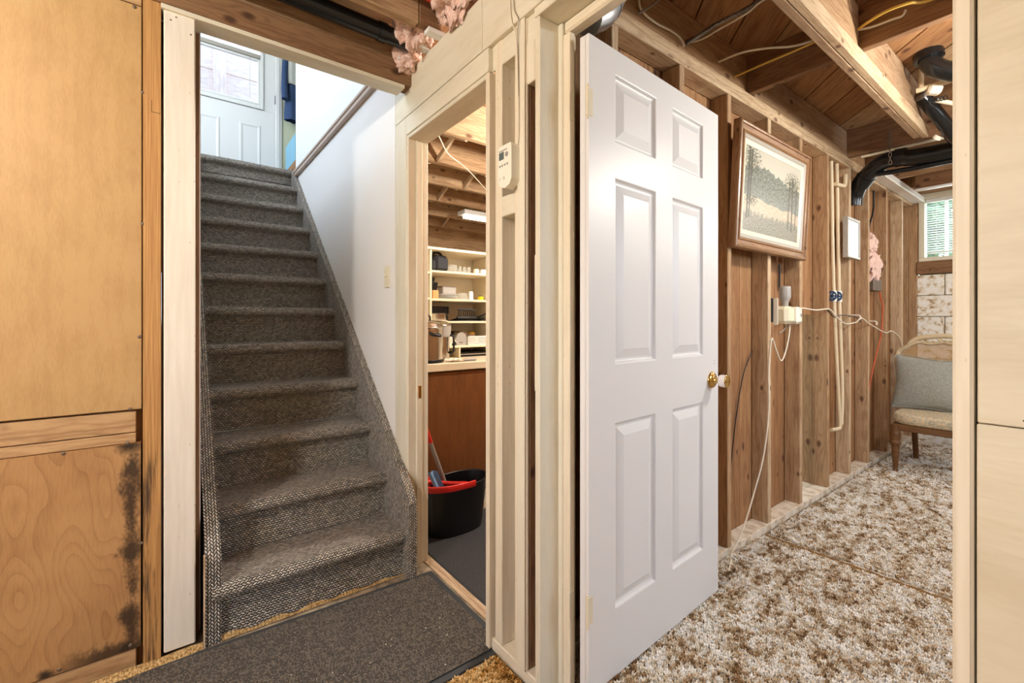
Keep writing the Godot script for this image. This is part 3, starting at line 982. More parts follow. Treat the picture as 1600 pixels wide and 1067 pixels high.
func build_far_wall() -> void:
	var w := thing("wall_far", Vector3(5.85, 0, 0.5), "end wall of flaking white blocks and timber round the small window", "wall", "", "structure")
	bx("mortar", Vector3(5.825, 0, -1.24), Vector3(5.95, 1.62, 2.6), M.stone, w, 0.0)
	var y := 0.0
	var row := 0
	while y < 1.6:
		var y1 := minf(y + 0.203, 1.622)
		var z := -1.088 - (0.2 if row % 2 == 1 else 0.0)
		while z < 0.9:
			var a := maxf(z, -1.088)
			bx("block", Vector3(5.80 + rng.randf_range(0.0, 0.004), y, a), Vector3(5.826, y1 - 0.006, z + 0.394), M.block_paint, w, 0.006, 2)
			z += 0.4
		y = y1
		row += 1
	bx("plank", Vector3(5.795, 0, -1.21), Vector3(5.83, 2.30, -1.152), M.lumber_c, w, 0.003, 1)
	bx("plank", Vector3(5.797, 0, -1.15), Vector3(5.83, 2.30, -1.088), M.lumber_c, w, 0.003, 1)
	bx("sill_beam", Vector3(5.785, 1.626, -1.086), Vector3(5.95, 1.745, 2.6), M.lumber_old, w, 0.003, 2)
	bx("lintel", Vector3(5.79, 2.40, -1.24), Vector3(5.95, 2.57, 2.6), M.lumber_c, w, 0.003, 2)
	bx("side_post", Vector3(5.80, 1.747, -1.24), Vector3(5.95, 2.40, -1.075), M.lumber_c, w, 0.003, 1)
	bx("side_post", Vector3(5.80, 1.747, -0.33), Vector3(5.95, 2.40, 2.6), M.beige_wall, w, 0.003, 1)
	# the window and its blind
	var n := thing("window_1", Vector3(5.85, 1.745, -0.7), "small basement window in a cream frame with leaves outside", "window", "", "structure")
	var f: Material = M.cream
	bx("frame", Vector3(5.79, 1.747, -1.073), Vector3(5.90, 1.785, -0.332), f, n)
	bx("frame", Vector3(5.79, 2.345, -1.073), Vector3(5.90, 2.398, -0.332), f, n)
	bx("frame", Vector3(5.79, 1.786, -1.073), Vector3(5.90, 2.344, -1.03), f, n)
	bx("frame", Vector3(5.79, 1.786, -0.375), Vector3(5.90, 2.344, -0.332), f, n)
	bx("sash_bar", Vector3(5.86, 1.786, -0.90), Vector3(5.885, 2.344, -0.875), M.white_gloss, n)
	bx("pane", Vector3(5.872, 1.786, -1.029), Vector3(5.876, 2.344, -0.376), M.glass, n, 0.0)
	var b := thing("window_blind", Vector3(5.82, 1.79, -0.7), "white slatted blind hanging in the small window", "blind")
	bx("head_rail", Vector3(5.805, 2.31, -1.025), Vector3(5.84, 2.343, -0.38), M.white_gloss, b)
	for k in 21:
		tbx("slat", Vector3(5.823, 1.845 + k * 0.022, -0.7025), Vector3(0.022, 0.0012, 0.64), Vector3(0, 0, 0.4), M.white_gloss, b, 0.0)
	bx("bottom_rail", Vector3(5.81, 1.82, -1.02), Vector3(5.836, 1.834, -0.385), M.white_gloss, b)
	for z in [-0.95, -0.70, -0.45]:
		tb("cord", [Vector3(5.823, 1.83, z), Vector3(5.823, 2.31, z)], 0.0012, M.white_gloss, b, 0, 4)
	# outside: bank and a bush
	swall("ground", Vector3(5.96, 1.2, -6.0), Vector3(14, 1.62, 6.0), M.lawn, "lawn outside the small basement window", "lawn")
	for q in [[8.6, -2.3, 1.0], [11.6, -5.0, 1.8], [7.7, -0.5, 0.6], [11.2, -0.9, 1.7]]:
		var t := thing("bush", Vector3(q[0], 1.62, q[1]), "leafy green bush outside the small basement window", "bush", "bushes outside the basement window")
		var mb := nb()
		for j in 1700:
			var d: Vector3 = Vector3(rng.randfn(), rng.randfn() * 0.9, rng.randfn()).normalized() * q[2] * rng.randf_range(0.55, 1.0)
			var cpt: Vector3 = Vector3(q[0], 1.7 + q[2] * 0.9, q[1]) + d
			var e1 := Vector3(rng.randfn(), rng.randfn(), rng.randfn()).normalized() * 0.15
			var e2 := Vector3(rng.randfn(), rng.randfn(), rng.randfn()).normalized() * 0.09
			mb.quad(cpt - e1, cpt + e2, cpt + e1, cpt - e2, Vector3.UP)
		put(mb, "foliage", M.leaf, t).set_meta("kind", "stuff")
		tb("stem", [Vector3(q[0], 1.6, q[1]), Vector3(q[0], 1.9 + q[2], q[1])], 0.04, M.bark, t, 0, 6)

func board_strips(parent: Node, lo: Vector2, hi: Vector2, y0: float, y1: float) -> void:
	# diagonal floor boards seen from below; x + z is constant along a seam
	var rect := PackedVector2Array([Vector2(lo.y, lo.x), Vector2(lo.y, hi.x), Vector2(hi.y, hi.x), Vector2(hi.y, lo.x)])
	var s := 0.798 - 0.315 * 20
	var k := 0
	while s < hi.x + hi.y + 0.4:
		var c0 := s + 0.006
		var c1 := s + 0.315 - 0.006
		var strip := PackedVector2Array([Vector2(-9, c0 + 9), Vector2(-9, c1 + 9), Vector2(9, c1 - 9), Vector2(9, c0 - 9)])
		for poly in Geometry2D.intersect_polygons(strip, rect):
			var mb := nb()
			mb.xf = Transform3D.IDENTITY
			mb.prism(poly, 1, y0, y1)
			# grain runs along the board
			for q in mb.uv.size():
				var p := mb.v[q]
				mb.uv[q] = Vector2((p.x - p.z) * 0.707, (p.x + p.z) * 0.707) + mb.off
			put(mb, "board", [M.sheathing, M.sheathing_b, M.lumber_c, M.sheathing][k % 4], parent)
		k += 1
		s += 0.315

func build_ceilings() -> void:
	var c := thing("ceiling", Vector3(3.3, 2.3, 0.5), "ceiling of diagonal planks on open joists over the carpeted room", "ceiling", "", "structure")
	bx("floor_above", Vector3(0.95, 2.592, -1.24), Vector3(5.95, 2.70, 2.7), M.lumber_old, c, 0.0)
	board_strips(c, Vector2(1.0, -1.14), Vector2(5.8, 2.6), 2.57, 2.59)
	for q in [[2.43, M.lumber_old], [3.955, M.lumber_old], [4.42, M.lumber_c], [4.87, M.lumber_c], [5.32, M.lumber_c]]:
		bx("joist", Vector3(q[0], 2.372, -1.138), Vector3(q[0] + 0.04, 2.568, 2.6), q[1], c, 0.003, 2)
	bx("joist", Vector3(1.06, 2.372, -1.138), Vector3(1.10, 2.568, 2.6), M.lumber_old, c, 0.003, 2)
	bx("beam", Vector3(1.02, 2.297, -0.703), Vector3(3.66, 2.371, -0.6715), M.lumber_grey, c, 0.003, 0)
	bx("beam", Vector3(1.02, 2.299, -0.670), Vector3(3.70, 2.371, -0.639), M.lumber, c, 0.003, 0)
	bx("blocking", Vector3(1.102, 2.373, -0.69), Vector3(2.428, 2.568, -0.65), M.lumber_c, c, 0.003, 0)
	bx("blocking", Vector3(2.472, 2.373, -0.69), Vector3(3.62, 2.568, -0.65), M.lumber_grey, c, 0.003, 0)
	# white boxing and a stray joist end near the window
	bx("boxing", Vector3(4.3, 2.318, -1.115), Vector3(5.79, 2.37, -1.03), M.white_gloss, c)
	bx("header_joist", Vector3(4.9, 2.262, -0.93), Vector3(4.94, 2.371, 0.6), M.lumber_old, c, 0.003, 2)
	bx("white_strip", Vector3(4.89, 2.246, -0.93), Vector3(4.95, 2.261, 0.6), M.white_gloss, c)
	# hallway
	var h := thing("ceiling", Vector3(-0.6, 2.3, 0.3), "open joists and planks over the hallway in front of the stairs", "ceiling", "", "structure")
	bx("floor_above", Vector3(-2.2, 2.592, -2.07), Vector3(0.95, 2.70, 2.7), M.lumber_old, h, 0.0)
	board_strips(h, Vector2(-2.1, -1.96), Vector2(0.93, 2.6), 2.57, 2.59)
	var z := -1.71
	var k := 0
	while z < 2.4:
		bx("joist", Vector3(-2.1, 2.372, z), Vector3(0.9 if k > 0 else 0.80, 2.568, z + 0.045), [M.lumber_b, M.lumber_c][k % 2], h, 0.003, 0)
		z += 0.42
		k += 1
	bx("blocking", Vector3(0.802, 2.372, -1.70), Vector3(0.90, 2.568, -1.66), M.lumber_old, h, 0.003, 0)
	bx("stair_header", Vector3(-2.1, 2.266, -2.04), Vector3(0.93, 2.371, -1.952), M.lumber_old, h, 0.004, 0)
	bx("stair_header", Vector3(-2.1, 2.372, -2.04), Vector3(0.93, 2.568, -1.965), M.lumber_c, h, 0.004, 0)
	bx("soffit_board", Vector3(-0.022, 2.248, -2.042), Vector3(0.868, 2.2645, -1.954), M.cream, h, 0.002, 0)
	for p in [[0.845, -1.925], [0.86, -1.79], [0.865, -1.67]]:
		bx("lath_end", Vector3(p[0] - 0.03, 2.348, p[1] - 0.02), Vector3(p[0] + 0.055, 2.366, p[1] + 0.022), M.white_gloss, h, 0.002)
	# utility room
	var u := thing("ceiling", Vector3(2.6, 2.3, -3.4), "joists with cross bridging over the utility room", "ceiling", "", "structure")
	bx("floor_above", Vector3(0.95, 2.57, -5.5), Vector3(4.3, 2.70, -1.24), M.sheathing, u, 0.0, 2)
	k = 0
	for jz in [-1.48, -1.95, -2.43, -2.94, -3.40, -3.88, -4.42, -4.9]:
		bx("joist", Vector3(0.952, 2.33, jz - 0.04), Vector3(4.2, 2.568, jz), [M.lumber_b, M.lumber_c][k % 2], u, 0.003, 0)
		k += 1
	for jz in [[-2.43, -2.98], [-2.94, -3.44], [-3.40, -3.92], [-3.88, -4.46], [-4.42, -4.94]]:
		for bxx in [1.52, 2.02, 2.62]:
			for d in [0, 1]:
				var p0 := Vector3(bxx + d * 0.04, 2.345, jz[0] - 0.042 + 0.0)
				var p1 := Vector3(bxx + d * 0.04, 2.55, jz[1] + 0.042)
				if d == 1:
					p0.y = 2.55; p1.y = 2.345
				var mid := (p0 + p1) * 0.5
				var dz := p1.z - p0.z
				var an := -atan2(p1.y - p0.y, absf(dz))
				tbx("bridging", mid, Vector3(0.02, 0.04, p0.distance_to(p1)), Vector3(-an, 0, 0), M.lumber_pale, u, 0.001, 2)

func pile_on(parent: Node, lo: Vector2, hi: Vector2, step: float, y: float, tall: float, cols: Array, sd: int, cut: Array) -> void:
	# tufts of pile; their dye follows broad patches with a scatter of single tufts
	var mb := MB.new()
	for k in 4:
		var a := TAU * k / 4.0 + 0.4
		var d := Vector3(cos(a), 0, sin(a))
		var s := Vector3(-d.z, 0, d.x) * 0.36
		var b0 := d * 0.1
		var m0 := d * 0.32 + Vector3(0, 0.62, 0)
		var t0 := d * 0.78 + Vector3(0, 0.95, 0)
		mb.quad(b0 - s, b0 + s, m0 + s * 0.85, m0 - s * 0.85, d + Vector3.UP * 0.6)
		mb.flat(m0 - s * 0.85, m0 + s * 0.85, t0, d + Vector3.UP, Vector2.ZERO, Vector2.ZERO, Vector2.ZERO)
	var arr := []
	arr.resize(Mesh.ARRAY_MAX)
	arr[Mesh.ARRAY_VERTEX] = mb.v
	arr[Mesh.ARRAY_NORMAL] = mb.n
	var me := ArrayMesh.new()
	me.add_surface_from_arrays(Mesh.PRIMITIVE_TRIANGLES, arr)
	me.surface_set_material(0, M.carpet_pile)
	var xs: Array[Transform3D] = []
	var cs: Array[Color] = []
	var n1 := noise(sd, 7.0, 3)
	var n2 := noise(sd + 1, 26.0, 2)
	var n3 := noise(sd + 2, 1.3, 2)
	var x := lo.x
	while x < hi.x:
		var z := lo.y
		while z < hi.y:
			var p := Vector3(x + rng.randf_range(-0.5, 0.5) * step, y, z + rng.randf_range(-0.5, 0.5) * step)
			z += step
			var keep := true
			for c in cut:
				if p.x > c[0] and p.x < c[1] and p.z > c[2] and p.z < c[3]:
					keep = false
			if not keep:
				continue
			# patches are stretched across the room
			var g := 0.56 + n1.get_noise_2d(p.x * 0.8, p.z * 1.5) * 0.64 + n2.get_noise_2d(p.x * 0.8, p.z * 1.6) * 0.55 + rng.randfn() * 0.17 + n3.get_noise_2d(p.x, p.z) * 0.12
			g = clampf(g, 0.0, 0.9999) * (cols.size() - 1)
			var kk := int(g)
			cs.append(cols[kk].lerp(cols[kk + 1], g - kk).srgb_to_linear())
			var s := step * rng.randf_range(1.0, 1.5)
			var h: float = tall * rng.randf_range(0.7, 1.15) * (0.85 + 0.35 * n1.get_noise_2d(p.x * 3.0, p.z * 3.0))
			var b := Basis(Vector3.UP, rng.randf() * TAU) * Basis.from_scale(Vector3(s, h, s))
			b = Basis(Vector3(1, 0, 0.4).normalized(), rng.randf_range(-0.4, 0.55)) * b
			xs.append(Transform3D(b, p))
		x += step
	var mm := MultiMesh.new()
	mm.transform_format = MultiMesh.TRANSFORM_3D
	mm.use_colors = true
	mm.mesh = me
	mm.instance_count = xs.size()
	for k in xs.size():
		var t := xs[k]
		t.origin -= origin(parent)
		mm.set_instance_transform(k, t)
		mm.set_instance_color(k, cs[k])
	var o := MultiMeshInstance3D.new()
	o.name = "pile"
	o.multimesh = mm
	o.set_meta("kind", "stuff")
	parent.add_child(o, true)

func build_floor_coverings() -> void:
	var cols := [rgb(128, 94, 58), rgb(178, 146, 106), rgb(210, 190, 160), rgb(230, 219, 200), rgb(242, 236, 225), rgb(248, 243, 236)]
	var a := thing("shag_carpet", Vector3(1.8, 0, 0.7), "cream and brown shag carpet piece under the open white door", "carpet")
	bx("backing", Vector3(1.052, 0.0, -1.112), Vector3(2.545, 0.008, 2.58), M.carpet_backing, a, 0.002, 0)
	pile_on(a, Vector2(1.05, -1.10), Vector2(2.538, 0.3), 0.0085, 0.007, 0.02, cols, 500, [])
	var b := thing("shag_carpet", Vector3(4.2, 0, 0.7), "cream and brown shag carpet piece under the cane chair", "carpet")
	bx("backing", Vector3(2.595, 0.0, -1.10), Vector3(5.79, 0.008, 2.58), M.carpet_backing, b, 0.002, 0)
	pile_on(b, Vector2(2.606, -1.09), Vector2(4.0, 0.3), 0.0085, 0.007, 0.02, cols, 500, [])
	pile_on(b, Vector2(4.0, -1.09), Vector2(5.78, 0.5), 0.012, 0.007, 0.02, cols, 500, [])
	var g := thing("seam_strip", Vector3(2.57, 0, 0.7), "golden brown underlay strip showing in the seam of the shag carpet", "carpet strip")
	bx("strip", Vector3(2.546, 0.0, -1.11), Vector3(2.594, 0.006, 2.58), M.seam_jute, g, 0.001, 2)
	var h := thing("shag_carpet", Vector3(-0.3, 0, 0.6), "golden shag carpet of the hallway beside the ribbed mat", "carpet")
	bx("backing", Vector3(-2.1, 0.0, -1.265), Vector3(0.905, 0.008, 2.58), M.carpet_gold, h, 0.002, 0)
	pile_on(h, Vector2(0.3, -1.262), Vector2(0.9, -0.7), 0.008, 0.006, 0.017, [rgb(112, 74, 26), rgb(184, 130, 56), rgb(222, 178, 104), rgb(240, 206, 146)], 520, [])
	# ribbed mat at the foot of the stairs
	var m := thing("ribbed_mat", Vector3(0.4, 0, -1.6), "dark grey ribbed entrance mat with rubber border at the foot of the stairs", "mat")
	var bo := nb()
	bo.prism(PackedVector2Array([Vector2(-1.948, -0.30), Vector2(-1.897, 0.973), Vector2(-1.285, 0.973), Vector2(-1.285, -0.30)]), 1, 0.0, 0.006)
	put(bo, "border", M.mat_rubber, m)
	var rows: Array = []
	for i in 61:
		var line := PackedVector3Array()
		for j in 2:
			line.append(Vector3(lerpf(-0.275, 0.948, j), 0.0085 + (0.0016 if i % 2 == 0 else 0.0), lerpf(lerpf(-1.925, -1.874, j), -1.31, i / 60.0)))
		rows.append(line)
	var mb := nb()
	mb.surf(rows)
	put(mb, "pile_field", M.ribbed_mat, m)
	var lint := nb()
	for k in 40:
		var p := Vector3(rng.randf_range(0.0, 0.93), 0.0105, rng.randf_range(-1.84, -1.33))
		var r := rng.randf_range(0.0006, 0.0015)
		lint.box(p - Vector3(r, 0.0005, r), p + Vector3(r * 1.6, 0.001, r), 0.0)
	put(lint, "lint", M.cloth, m).set_meta("kind", "stuff")
	# old carpet edge under the plywood wall
	one(strip_mesh(), "carpet_edge", M.jute_edge, "frayed golden carpet edge along the foot of the plywood wall", "carpet edge")
	var bm := thing("rubber_mat", Vector3(1.6, 0, -1.8), "black pebbled rubber mat inside the utility doorway", "mat")
	bx("mat", Vector3(1.035, 0.0, -2.32), Vector3(2.1, 0.009, -1.28), M.black_mat, bm, 0.003)
	var t := thing("threshold", Vector3(1.0, 0, -1.7), "worn wooden sill strip of the utility doorway", "threshold")
	bx("sill", Vector3(0.985, 0.0, -2.0), Vector3(1.03, 0.006, -1.34), M.lumber_pale, t, 0.002, 2)
	bx("sill_edge", Vector3(1.0305, 0.0, -2.0), Vector3(1.0345, 0.0075, -1.34), M.mat_rubber, t, 0.0005, 2)

func strip_mesh() -> MB:
	var mb := nb()
	var rows: Array = []
	for k in 3:
		var line := PackedVector3Array()
		for j in 40:
			var f := j / 39.0
			var z := [-1.966, -1.955, -1.925][k] as float
			var y := [0.012, 0.018, 0.001][k] as float
			line.append(Vector3(lerpf(-1.2, 0.097, f), y + 0.002 * sin(f * 47.0) + rng.randf_range(0.0, 0.002), z + (0.008 * sin(f * 23.0) if k == 2 else 0.0)))
		rows.append(line)
	mb.surf(rows)
	return mb

func frame_ring(mb: MB, c: Array, prof: Array) -> void:
	# c: centre, right, up, out vectors and half sizes; prof: (inward, out) pairs; mitred corners
	var o: Vector3 = c[0]
	for i in prof.size() - 1:
		for s in 4:
			var q: Array[Vector3] = []
			for k in [[0, 0], [0, 1], [1, 1], [1, 0]]:
				var pr: Vector2 = prof[i + k[0]]
				var hw: float = c[4] - pr.x
				var hh: float = c[5] - pr.x
				var corner: int = (s + k[1]) % 4
				var sx := [-1.0, 1.0, 1.0, -1.0][corner] as float
				var sy := [-1.0, -1.0, 1.0, 1.0][corner] as float
				q.append(o + c[1] * (sx * hw) + c[2] * (sy * hh) + c[3] * pr.y)
			var l: float = q[0].distance_to(q[1])
			var d: Vector2 = prof[i + 1] - prof[i]
			var mid: Vector3 = (q[0] + q[1]) * 0.5 - o
			var outw: Vector3 = (mid - c[3] * mid.dot(c[3])).normalized()
			mb.quad(q[0], q[1], q[2], q[3], c[3] * d.x + outw * d.y, Vector2(0, prof[i].x), Vector2(l, prof[i].x), Vector2(l, prof[i + 1].x + absf(d.y)), Vector2(0, prof[i + 1].x + absf(d.y)))

func build_door() -> void:
	var d := thing("door_1", Vector3.ZERO, "white six-panel door standing open against the stud wall", "door", "", "structure")
	var W := 0.849
	var xs := [0.0, 0.13, 0.372, 0.48, 0.72, W]
	var ys := [0.022, 0.237, 0.842, 1.03, 1.636, 1.75, 1.972, 2.05]
	var mb := MB.new()
	for i in 5:
		for j in 7:
			if (i == 1 or i == 3) and (j == 1 or j == 3 or j == 5):
				continue
			var a := Vector3(xs[i], ys[j], 0)
			var b := Vector3(xs[i + 1], ys[j + 1], 0)
			mb.quad(a, Vector3(b.x, a.y, 0), b, Vector3(a.x, b.y, 0), Vector3.BACK, Vector2(a.y, a.x), Vector2(a.y, b.x), Vector2(b.y, b.x), Vector2(b.y, a.x))
	mb.box(Vector3(0, ys[0], -0.035), Vector3(W, ys[7], -0.012), 0.0, 1)
	for e in [[Vector3(0, ys[0], 0), Vector3(0, ys[7], 0), Vector3.LEFT], [Vector3(W, ys[0], 0), Vector3(W, ys[7], 0), Vector3.RIGHT], [Vector3(0, ys[7], 0), Vector3(W, ys[7], 0), Vector3.UP], [Vector3(0, ys[0], 0), Vector3(W, ys[0], 0), Vector3.DOWN]]:
		var t := Vector3(0, 0, -0.014)
		mb.quad(e[0], e[1], e[1] + t, e[0] + t, e[2])
	put(mb, "slab", M.door_white, d)
	for i in [1, 3]:
		for j in [1, 3, 5]:
			var c := Vector3((xs[i] + xs[i + 1]) * 0.5, (ys[j] + ys[j + 1]) * 0.5, 0)
			var hw: float = (xs[i + 1] - xs[i]) * 0.5
			var hh: float = (ys[j + 1] - ys[j]) * 0.5
			var pm := MB.new()
			var prof := V2([0.0, 0.0, 0.003, -0.001, 0.008, -0.0095, 0.013, -0.0115, 0.019, -0.0115, 0.046, -0.0015, 0.0485, -0.0005, 0.050, -0.0005])
			for k in prof.size() - 1:
				var p: Vector2 = prof[k]
				var q: Vector2 = prof[k + 1]
				var o: Array[Vector3] = []
				for s in [[-1, -1], [1, -1], [1, 1], [-1, 1]]:
					o.append(c + Vector3(s[0] * (hw - p.x), s[1] * (hh - p.x), p.y))
				for s in [[-1, -1], [1, -1], [1, 1], [-1, 1]]:
					o.append(c + Vector3(s[0] * (hw - q.x), s[1] * (hh - q.x), q.y))
				for s in 4:
					var n := (s + 1) % 4
					pm.quad(o[s], o[n], o[4 + n], o[4 + s], Vector3.BACK, Vector2(o[s].y, o[s].x), Vector2(o[n].y, o[n].x), Vector2(o[4 + n].y, o[4 + n].x), Vector2(o[4 + s].y, o[4 + s].x))
			var e := 0.05
			var a := c + Vector3(-hw + e, -hh + e, -0.0005)
			var b := c + Vector3(hw - e, hh - e, -0.0005)
			pm.quad(a, Vector3(b.x, a.y, a.z), b, Vector3(a.x, b.y, a.z), Vector3.BACK, Vector2(a.y, a.x), Vector2(a.y, b.x), Vector2(b.y, b.x), Vector2(b.y, a.x))
			put(pm, "panel", M.door_white, d)
	# knob on a brass rose, with the other knob behind
	for sd in [1.0, -1.0]:
		var kb := nb()
		kb.xf = Transform3D(Basis(Vector3.RIGHT, PI / 2 * sd), Vector3(0.79, 0.925, 0.0 if sd > 0 else -0.035))
		kb.lathe(Vector3.ZERO, V2([0.034, 0.0, 0.034, 0.004, 0.030, 0.009, 0.018, 0.012, 0.013, 0.016, 0.012, 0.030, 0.017, 0.034]), 24)
		var rose := put(kb, "knob", M.brass, d)
		rose.set_meta("label", "brass and white enamel knob")
		var en := nb()
		en.xf = kb.xf
		en.lathe(Vector3.ZERO, V2([0.017, 0.034, 0.0235, 0.036, 0.025, 0.042, 0.026, 0.062, 0.026, 0.064]), 24)
		var eo := put(en, "grip", M.knob_enamel, rose)
		eo.set_meta("label", "white enamel knob grip")
		var fc := nb()
		fc.xf = kb.xf
		fc.lathe(Vector3.ZERO, V2([0.0265, 0.0635, 0.027, 0.066, 0.024, 0.0685, 0.016, 0.0665, 0.008, 0.0655, 0.007, 0.068, 0.0, 0.0685]), 24)
		put(fc, "knob_face", M.brass, rose)
	bx("latch_plate", Vector3(W - 0.0005, 0.895, -0.030), Vector3(W + 0.001, 0.955, -0.006), M.brass, d, 0.0003)
	for p in [[0.81, 0.992], [0.82, 0.992], [0.81, 1.004], [0.82, 1.004]]:
		var sm := nb()
		sm.xf = Transform3D(Basis(Vector3.RIGHT, PI / 2), Vector3(p[0], p[1], 0.0))
		sm.lathe(Vector3.ZERO, V2([0.0, 0.0006, 0.0018, 0.0004, 0.002, -0.0005]), 8)
		put(sm, "screw", M.grey_plastic, d)
	for y in [0.285, 1.84]:
		var h := nb()
		h.tube([Vector3(-0.007, y - 0.045, 0.001), Vector3(-0.007, y + 0.045, 0.001)], 0.006, 10)
		h.tube([Vector3(-0.007, y + 0.045, 0.001), Vector3(-0.007, y + 0.052, 0.001)], 0.0042, 8)
		h.tube([Vector3(-0.007, y - 0.052, 0.001), Vector3(-0.007, y - 0.045, 0.001)], 0.0042, 8)
		h.box(Vector3(-0.004, y - 0.042, -0.0005), Vector3(0.018, y + 0.042, 0.0014), 0.0006)
		h.box(Vector3(-0.0265, y - 0.042, -0.0565), Vector3(-0.0035, y + 0.042, -0.0545), 0.0006)
		put(h, "hinge", M.hinge_paint, d)
	d.position = Vector3(1.018, 0, -0.947)
	d.rotation.y = atan2(0.045, 0.848)

func build_upstairs() -> void:
	# walls round the landing
	var u: Material = M.white_upstairs
	var n := thing("wall_back", Vector3(0.3, 2.5, -5.35), "pale green wall round the white back door", "wall", "", "structure")
	bx("wall_panel", Vector3(0.957, 2.5, -5.4), Vector3(2.0, 5.0, -5.3), M.green_wall, n, 0.0)
	bx("wall_panel", Vector3(-1.4, 2.5, -5.4), Vector3(-0.05, 5.0, -5.3), M.green_wall, n, 0.0)
	bx("wall_panel", Vector3(-0.05, 4.58, -5.4), Vector3(0.957, 5.0, -5.3), M.green_wall, n, 0.0)
	bx("casing", Vector3(0.888, 2.5, -5.33), Vector3(0.956, 4.58, -5.285), M.white_gloss, n, 0.004)
	bx("casing", Vector3(0.90, 2.5, -5.285), Vector3(0.935, 4.58, -5.278), M.white_gloss, n, 0.003)
	bx("casing", Vector3(-0.05, 2.5, -5.33), Vector3(0.025, 4.58, -5.285), M.white_gloss, n, 0.004)
	bx("casing", Vector3(0.026, 4.52, -5.33), Vector3(0.887, 4.58, -5.285), M.white_gloss, n, 0.004)
	wall_with_hole("wall_upstairs_west", Vector3(-1.5, 2.5, -5.4), Vector3(-1.4, 5.0, -2.0), 2, -4.35, -2.65, 3.2, 4.5, u, "white upstairs wall with the window that lights the landing")
	swall("wall_upstairs_south", Vector3(-1.5, 2.70, -2.07), Vector3(0.95, 5.0, -1.97), u, "white wall above the head of the stair opening")
	swall("wall_upstairs_east", Vector3(2.0, 2.5, -5.4), Vector3(2.1, 5.0, -4.3), M.green_wall, "pale green wall at the side of the coat nook")
	swall("wall_nook", Vector3(0.951, 2.5, -4.36), Vector3(2.0, 5.0, -4.30), u, "white wall closing the coat nook")
	swall("ceiling_upstairs", Vector3(-1.5, 5.0, -5.4), Vector3(2.1, 5.1, -1.97), u, "white ceiling above the landing", "ceiling")
	# back door
	var d := thing("door_2", Vector3(0.45, 2.513, -5.3), "white back door with a half window at the head of the stairs", "door", "", "structure")
	var g: Material = M.white_gloss
	bx("lower_slab", Vector3(0.03, 2.515, -5.34), Vector3(0.885, 3.365, -5.30), g, d, 0.002)
	bx("stile", Vector3(0.03, 3.366, -5.34), Vector3(0.175, 4.515, -5.30), g, d, 0.0)
	bx("stile", Vector3(0.785, 3.366, -5.34), Vector3(0.885, 4.515, -5.30), g, d, 0.0)
	bx("top_rail", Vector3(0.176, 4.30, -5.34), Vector3(0.784, 4.515, -5.30), g, d, 0.0)
	for x in [[0.215, 0.40], [0.568, 0.757]]:
		var pm := nb()
		var c := [Vector3((x[0] + x[1]) * 0.5, 2.93, -5.30), Vector3.RIGHT, Vector3.UP, Vector3.BACK, (x[1] - x[0]) * 0.5, 0.27]
		frame_ring(pm, c, V2([0.0, 0.0, 0.006, 0.006, 0.016, 0.006, 0.03, 0.001]))
		put(pm, "panel_moulding", g, d)
	for q in [[0.176, 0.21, 3.37, 4.30], [0.752, 0.784, 3.37, 4.30], [0.21, 0.752, 3.37, 3.41], [0.21, 0.752, 4.25, 4.30]]:
		bx("glazing_frame", Vector3(q[0], q[2], -5.335), Vector3(q[1], q[3], -5.285), g, d, 0.004)
	bx("meeting_rail", Vector3(0.211, 3.885, -5.325), Vector3(0.751, 3.925, -5.278), M.frame_silver, d, 0.004)
	for q in [[0.213, 0.232, 3.413, 3.883], [0.73, 0.75, 3.413, 3.883], [0.233, 0.729, 3.413, 3.432], [0.233, 0.729, 3.862, 3.883]]:
		bx("sash", Vector3(q[0], q[2], -5.318), Vector3(q[1], q[3], -5.29), g, d, 0.003)
	bx("pane", Vector3(0.232, 3.431, -5.31), Vector3(0.731, 3.864, -5.306), M.glass, d, 0.0)
	bx("pane", Vector3(0.21, 3.925, -5.314), Vector3(0.752, 4.252, -5.310), M.glass, d, 0.0)
	tb("blind_cord", [Vector3(0.66, 3.46, -5.28), Vector3(0.66, 4.24, -5.28)], 0.0015, M.frame_silver, d, 0, 5)
	bx("hinge", Vector3(0.8855, 3.46, -5.302), Vector3(0.8945, 3.55, -5.282), M.galvanised, d, 0.001)
	bx("hinge", Vector3(0.8855, 4.2, -5.302), Vector3(0.8945, 4.29, -5.282), M.galvanised, d, 0.001)
	# outside the door: a weathered plank wall under an open sky
	var f := thing("plank_wall", Vector3(0.3, 2.4, -6.5), "weathered wooden plank wall outside the back door", "fence")
	for k in 12:
		var y := 2.4 + k * 0.3
		bx("plank", Vector3(-3.0, y, -6.52), Vector3(3.6, y + 0.29, -6.48), M.fence, f, 0.004, 0)
	for x in [-1.6, 0.42, 2.4]:
		bx("post", Vector3(x, 2.4, -6.48), Vector3(x + 0.13, 6.0, -6.42), M.fence, f, 0.004, 1)
	swall("ground_yard", Vector3(-6, 2.2, -12), Vector3(5.8, 2.4, -5.5), M.concrete, "paved yard outside the back door", "yard")
	# trim along the stair wall at landing level
	var t := thing("trim_2", Vector3(0.88, 2.44, -3.2), "stained wooden ledge strip running level along the stair wall", "trim", "", "structure")
	bx("ledge", Vector3(0.868, 2.47, -4.36), Vector3(0.902, 2.492, -2.07), M.trim_wood, t, 0.004, 2)
	bx("ledge_lip", Vector3(0.874, 2.442, -4.36), Vector3(0.901, 2.469, -2.07), M.trim_wood, t, 0.003, 2)
	# coat and shoe shelf in the nook
	var c := thing("coat", Vector3(1.05, 3.25, -5.2), "navy and grey jacket hanging beside the back door", "jacket")
	var rows: Array = []
